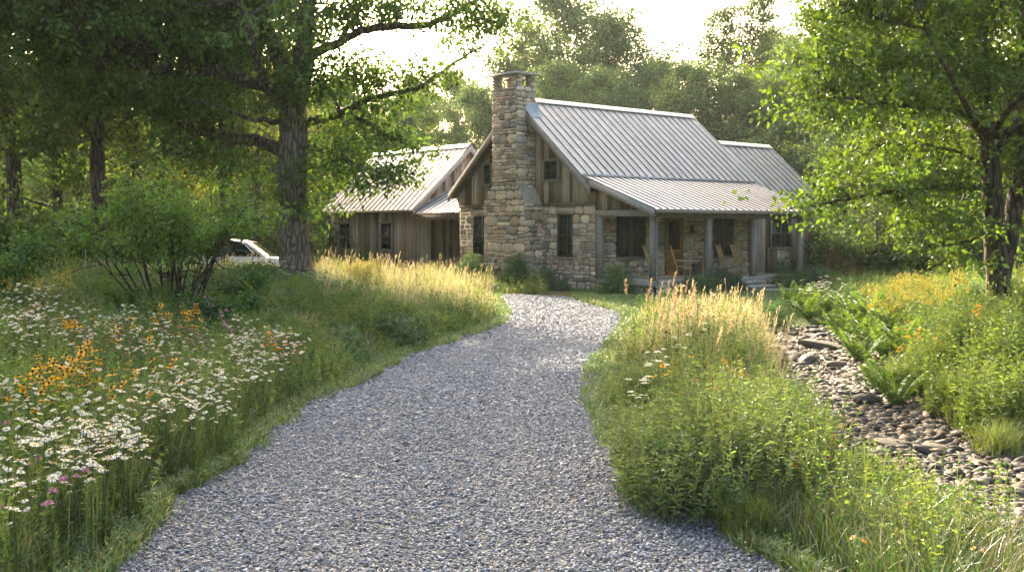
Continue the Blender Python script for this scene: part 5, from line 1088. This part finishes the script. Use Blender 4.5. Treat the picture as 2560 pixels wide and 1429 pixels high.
flowers('pink', 'pink_thistle', 'thistle', 'pink thistle at the lower left edge', 'pink thistles at the lower left edge', sp, .64, 2, .16, .036)
sp = region(8, [(510, 750), (570, 750), (640, 820), (560, 840)], .7)
flowers('pink', 'pink_thistle', 'thistle', 'tall pink thistle in front of the dark bush', 'pink thistles by the dark bush', sp, .75, 2, .1, .034)
sp = region(46, [(0, 800), (270, 820), (600, 840), (640, 940), (300, 960)], .45)
flowers('pink', 'pale_aster', 'aster', 'small pale mauve flower in the middle of the left meadow', 'pale mauve flowers of the left meadow', sp, .62, 4, .14, .02)
sp = region(9, [(1530, 850), (1760, 800), (1800, 900), (1560, 990)], .7)
flowers('umbel', 'white_yarrow', 'yarrow', 'cream yarrow in the sunny grass right of the drive', 'cream yarrow right of the drive', sp, .75, 4, .15, .03)
sp = region(16, [(2010, 710), (2110, 705), (2110, 735), (2000, 735)], .7)
flowers('umbel', 'white_yarrow', 'yarrow', 'white flowers at the far corner of the lawn', 'white yarrow beyond the lawn', sp, .8, 5, .18, .045)
sp = region(14, [(1660, 790), (1800, 790), (1780, 900), (1660, 880)], .85)
flowers('dark', 'seed_head', 'seed head', 'dark brown seed head standing over the sunny grass', 'dark seed heads in the sunny grass', sp, .9, 4, .14, .03)
sp = region(14, [(600, 640), (700, 640), (1000, 700), (800, 720)], .8)
flowers('umbel', 'white_yarrow', 'yarrow', 'pale yarrow near the side wing', 'pale yarrow near the side wing', sp, .85, 4, .15, .035)
# goldenrod plumes
gr = MB(); P = np.zeros((9, 3)); P[:, :2] = rng.normal(0, .12, (9, 2)); H = rng.uniform(.7, 1.0, 9); tp = herbs(gr, P, H, (.07, .13, .035), 20, .08, .016); gst = gr.mesh('stems', M['leafthin']); g2 = MB()
for p in tp:
    C = p + np.stack([rng.normal(0, .05, 16), rng.normal(0, .05, 16), rng.uniform(-.16, .06, 16)], 1); clusters(g2, C, 7, .03, .022, .014, (.40, .33, .06), 1.0)
gfl = g2.mesh('plume', M['petal'])
for lab, grp, sp in [('yellow goldenrod plume in the grass below the side wing', 'goldenrod below the side wing', region(9, [(860, 640), (930, 640), (940, 680), (870, 690)], .9)),
                     ('goldenrod in the far right meadow behind the creek', 'goldenrod of the far right meadow', region(13, [(2180, 700), (2440, 690), (2440, 740), (2160, 730)], .8)),
                     ('faded goldenrod at the far left of the meadow', 'goldenrod of the far left meadow', region(9, [(0, 620), (180, 620), (200, 700), (0, 690)], .9)),
                     ('goldenrod on the shaded slope right of the drive', 'goldenrod near the shaded slope', region(5, [(2170, 780), (2220, 770), (2220, 800)], .6))]:
    for x, y in sp:
        o = thing('goldenrod', lab, 'goldenrod', L3(x, y), rng.uniform(0, 6.28), grp); o.scale = (rng.uniform(.8, 1.15),) * 3; obj('stems', gst, o); obj('plume', gfl, o)
# tall plumed grass stems rising over the right-hand golden grass
pl = []
for q in range(4):
    m = MB(); e = np.array([rng.normal(0, .12) + .12, rng.normal(0, .1), 1.15]); B = np.array([(0, 0, 0), e * [.25, .25, .5], e]); m.tube([B[0], B[1], B[2]], [.003, .003, .002], 4, (.4, .3, .16), False); d = nrm(e - B[1]); h = MB()
    for i in range(46): p = e + d * (i / 46 * .24 - .03) ; leaves(h, p[None], (d * 1.3 + rng.normal(0, .5, 3))[None], .05, .016, np.array((.52, .38, .26)) * rng.uniform(.8, 1.15), .1)
    pl.append((m.mesh('stalk', M['grass']), h.mesh('plume', M['grass'])))
for i, (x, y) in enumerate(region(34, [(1560, 745), (1600, 725), (1700, 725), (1830, 800), (1800, 830), (1600, 800)], 1.1)):
    o = thing('plumed_grass', 'foxtail plume rising over the sunny grass right of the drive', 'grass plume', L3(x, y), rng.uniform(-.6, .6), 'foxtail plumes over the sunny grass'); o.scale = (rng.uniform(.8, 1.1),) * 3; s_, h_ = pl[i % 4]; obj('stalk', s_, o); obj('plume', h_, o)

# ------------------------------------------------------------------ creek stones
def rockmesh(seed, fl=.55, ang=False):
    import bmesh
    bm = bmesh.new(); bmesh.ops.create_icosphere(bm, subdivisions=2, radius=1); R = np.random.default_rng(seed); ks = R.normal(size=(7, 3)); ph = R.uniform(0, 6, 7); am = R.uniform(.03, .13, 7)
    pl_ = nrm(R.normal(size=(9, 3))); pd_ = R.uniform(.45, .75, 9)
    for v in bm.verts:
        p = np.array(v.co); 
        if ang:
            for nn, dd in zip(pl_, pd_):
                q = p @ nn
                if q > dd: p = p - nn * (q - dd)
        p = p * (1 + sum(a * math.sin(k @ p * 1.7 + f) for a, k, f in zip(am, ks, ph))); v.co = p * [1, .72, fl]
    me = bpy.data.meshes.new('stone'); bm.to_mesh(me); bm.free(); me.materials.append(M['rock'])
    for p in me.polygons: p.use_smooth = not ang
    return me
RC_ = [(.12, .098, .072), (.075, .067, .058), (.15, .125, .092), (.16, .112, .078), (.06, .057, .055), (.115, .10, .082), (.20, .17, .13), (.10, .072, .05)]
rocks = []
for q in range(16):
    me = rockmesh(100 + q, [.32, .42, .22, .5][q % 4], q % 5 != 1); c = np.array(RC_[q % 8]) * .72; a = me.attributes.new('col', 'FLOAT_COLOR', 'FACE'); a.data.foreach_set('color', np.tile([*c, 1.], (len(me.polygons), 1)).astype(np.float32).ravel()); rocks.append(me)
def crspot(n, y0, y1, w=.95):
    Y = y0 + (y1 - y0) * rng.uniform(0, 1, n) ** 1.1; X = xc(Y) + rng.uniform(-1, 1, n) * (w + .22 * np.sin(Y * 1.7)) * (1 + .35 * (Y < 15)); return X, Y
X, Y = crspot(300, 8.6, 27.5); sz = np.clip(rng.lognormal(-2.35, .45, 300), .05, .26)
for i in range(300):
    up_ = Y[i] > 20; o = obj('creek_stone', rocks[rng.integers(16)]); s = sz[i] * (1.35 if up_ else 1); o.location = L3(X[i], Y[i], s * .15); o.scale = (s * rng.uniform(.85, 1.3), s, s * rng.uniform(.7, 1.1)); o.rotation_euler = (rng.normal(0, .2), rng.normal(0, .2), rng.uniform(0, 6.28))
    tag(o, 'rounded grey brown stone lying in the dry creek bed' if not up_ else 'flat grey stone lying at the upper end of the creek bed', 'stone', 'larger stones of the lower creek bed' if not up_ else 'stones at the head of the creek')
for px, py, Lx, Ly, Lz, rz, lb, q in [(2062, 862, .62, .34, .26, -.35, 'large pale tilted boulder in the middle of the creek head', 0), (2100, 905, .4, .25, .13, .1, 'flat dark slab just below the large boulder', 3), (2165, 1000, .2, .17, .17, .4, 'round dark cobble standing out in the middle of the creek', 1), (2335, 1005, .17, .13, .1, 0, 'small grey cobble near the far bank', 5),
                                   (2205, 835, .24, .18, .16, .5, 'dark rock among the ferns', 4), (2050, 820, .35, .25, .12, .7, 'grey slab at the top of the creek behind the boulder', 9), (2150, 870, .36, .2, .1, .2, 'long flat slab right of the large boulder', 12), (2545, 1105, .24, .18, .16, .2, 'big brown cobble at the right edge of the creek', 2), (2350, 1110, .22, .16, .13, .6, 'pale tan cobble near the middle of the lower creek', 6), (1985, 880, .26, .2, .12, -.3, 'grey stone at the near bank of the creek head', 5), (2250, 1100, .3, .2, .1, .1, 'broad pale slab in the lower creek', 6), (2130, 945, .3, .2, .1, .1, 'pale flat slab in the middle creek', 6)]:
    x, y = at(px, py + 10, .05); o = obj('boulder' if Lx > .5 else 'creek_boulder', rocks[q]); o.location = L3(x, y, Lz * .5); o.scale = (Lx, Ly * 1.3, Lz * 1.6); o.rotation_euler = (.1, .12, rz); tag(o, lb, 'boulder')
# small pebbles: the uncountable rest
m = MB(); n = 26000; X, Y = crspot(n, 7.8, 28.5, 1.12); s = np.clip(rng.lognormal(-3.15, .42, n), .018, .11)
me0 = rockmesh(7, .55); 
import bmesh as _b
bm = _b.new(); _b.ops.create_icosphere(bm, subdivisions=1, radius=1); bv = np.array([v.co[:] for v in bm.verts]); bf = np.array([[v.index for v in f.verts] for f in bm.faces]); bm.free()
nv = len(bv); A = rng.uniform(0, 6.28, n); q = bv[None] * (1 + rng.normal(0, .2, (n, nv, 1))) * np.stack([rng.uniform(.9, 1.4, n), rng.uniform(.65, .95, n), rng.uniform(.2, .5, n)], 1)[:, None] * s[:, None, None]
tl = rng.normal(0, .25, n)[:, None]; q[..., 2] += q[..., 0] * tl; x = q[..., 0] * np.cos(A)[:, None] - q[..., 1] * np.sin(A)[:, None]; y = q[..., 0] * np.sin(A)[:, None] + q[..., 1] * np.cos(A)[:, None]
v = np.stack([x + X[:, None], y + Y[:, None], q[..., 2] + (gz(X, Y) + s * .3 + rng.uniform(0, .03, n))[:, None]], -1)
c = np.array(RC_)[rng.integers(0, 8, n)] * rng.uniform(.45, 1.0, (n, 1)); m.add(v.reshape(-1, 3), (np.arange(n)[:, None, None] * nv + bf[None]).reshape(-1, 3), np.repeat(c, len(bf), 0))
tag(m.build('creek_pebbles', M['rock'], None, False), 'grey brown pebbles and slate bits filling the dry creek', 'pebbles', kind='stuff')
# silt under the stones
gy2 = np.arange(6.5, 30, .25); m = MB(); V = []; ts = np.linspace(-1.6, 1.6, 12)
for yy in gy2:
    for t in ts: V.append((xc(yy) + t, yy, float(gz(xc(yy) + t, yy)) + .012 - .05 * (abs(t) > 1.4)))
r_ = len(gy2); f = [(i * 12 + j, i * 12 + j + 1, (i + 1) * 12 + j + 1, (i + 1) * 12 + j) for i in range(r_ - 1) for j in range(11)]
m.add(V, f); struct(m.build('creek_bed', M['silt'], None, True))
# ------------------------------------------------------------------ light
SUN_AZ = -18.0; SUN_EL = 25.0
w = bpy.data.worlds.new('World'); scene.world = w; w.use_nodes = True; nt = w.node_tree; bg = nt.nodes['Background']
sky = nt.nodes.new('ShaderNodeTexSky'); sky.sky_type = 'NISHITA'; sky.sun_disc = False; sky.sun_elevation = RD(SUN_EL); sky.sun_rotation = RD(SUN_AZ)
sky.air_density = 1.0; sky.dust_density = 8.0; sky.ozone_density = 0.0
tm = nt.nodes.new('ShaderNodeMix'); tm.data_type = 'RGBA'; tm.blend_type = 'MULTIPLY'; tm.inputs[0].default_value = 1; tm.inputs[7].default_value = (1.0, .955, .87, 1); nt.links.new(sky.outputs[0], tm.inputs[6]); nt.links.new(tm.outputs[2], bg.inputs[0]); bg.inputs[1].default_value = .15
sd = bpy.data.lights.new('sun', 'SUN'); sd.energy = 4.0; sd.angle = RD(.6); sd.color = (1.0, .84, .62)
so = bpy.data.objects.new('sun', sd); col.objects.link(so)
import mathutils
to = mathutils.Vector((math.sin(RD(SUN_AZ)) * math.cos(RD(SUN_EL)), math.cos(RD(SUN_AZ)) * math.cos(RD(SUN_EL)), math.sin(RD(SUN_EL))))
so.rotation_euler = to.to_track_quat('Z', 'Y').to_euler()
HAZE = 0.00013
if HAZE:
    m = MB(); m.box((-155, -70, -3), (155, 158, 34)); n_ = NT('haze'); pv = n_.N('ShaderNodeVolumePrincipled'); pv.inputs['Color'].default_value = (.84, .96, .93, 1); pv.inputs['Density'].default_value = HAZE; pv.inputs['Anisotropy'].default_value = .3
    n_.L(pv.outputs[0], n_.out.inputs['Volume']); tag(m.build('haze', n_.m), 'thin pale evening haze in the air', 'haze', kind='stuff')
scene.view_settings.view_transform = 'Standard'; scene.view_settings.look = 'None'; scene.view_settings.exposure = 2.62; scene.view_settings.gamma = 1
cy = scene.cycles; cy.max_bounces = 6; cy.diffuse_bounces = 3; cy.glossy_bounces = 2; cy.transmission_bounces = 4; cy.transparent_max_bounces = 4; cy.volume_bounces = 0; cy.sample_clamp_indirect = 8
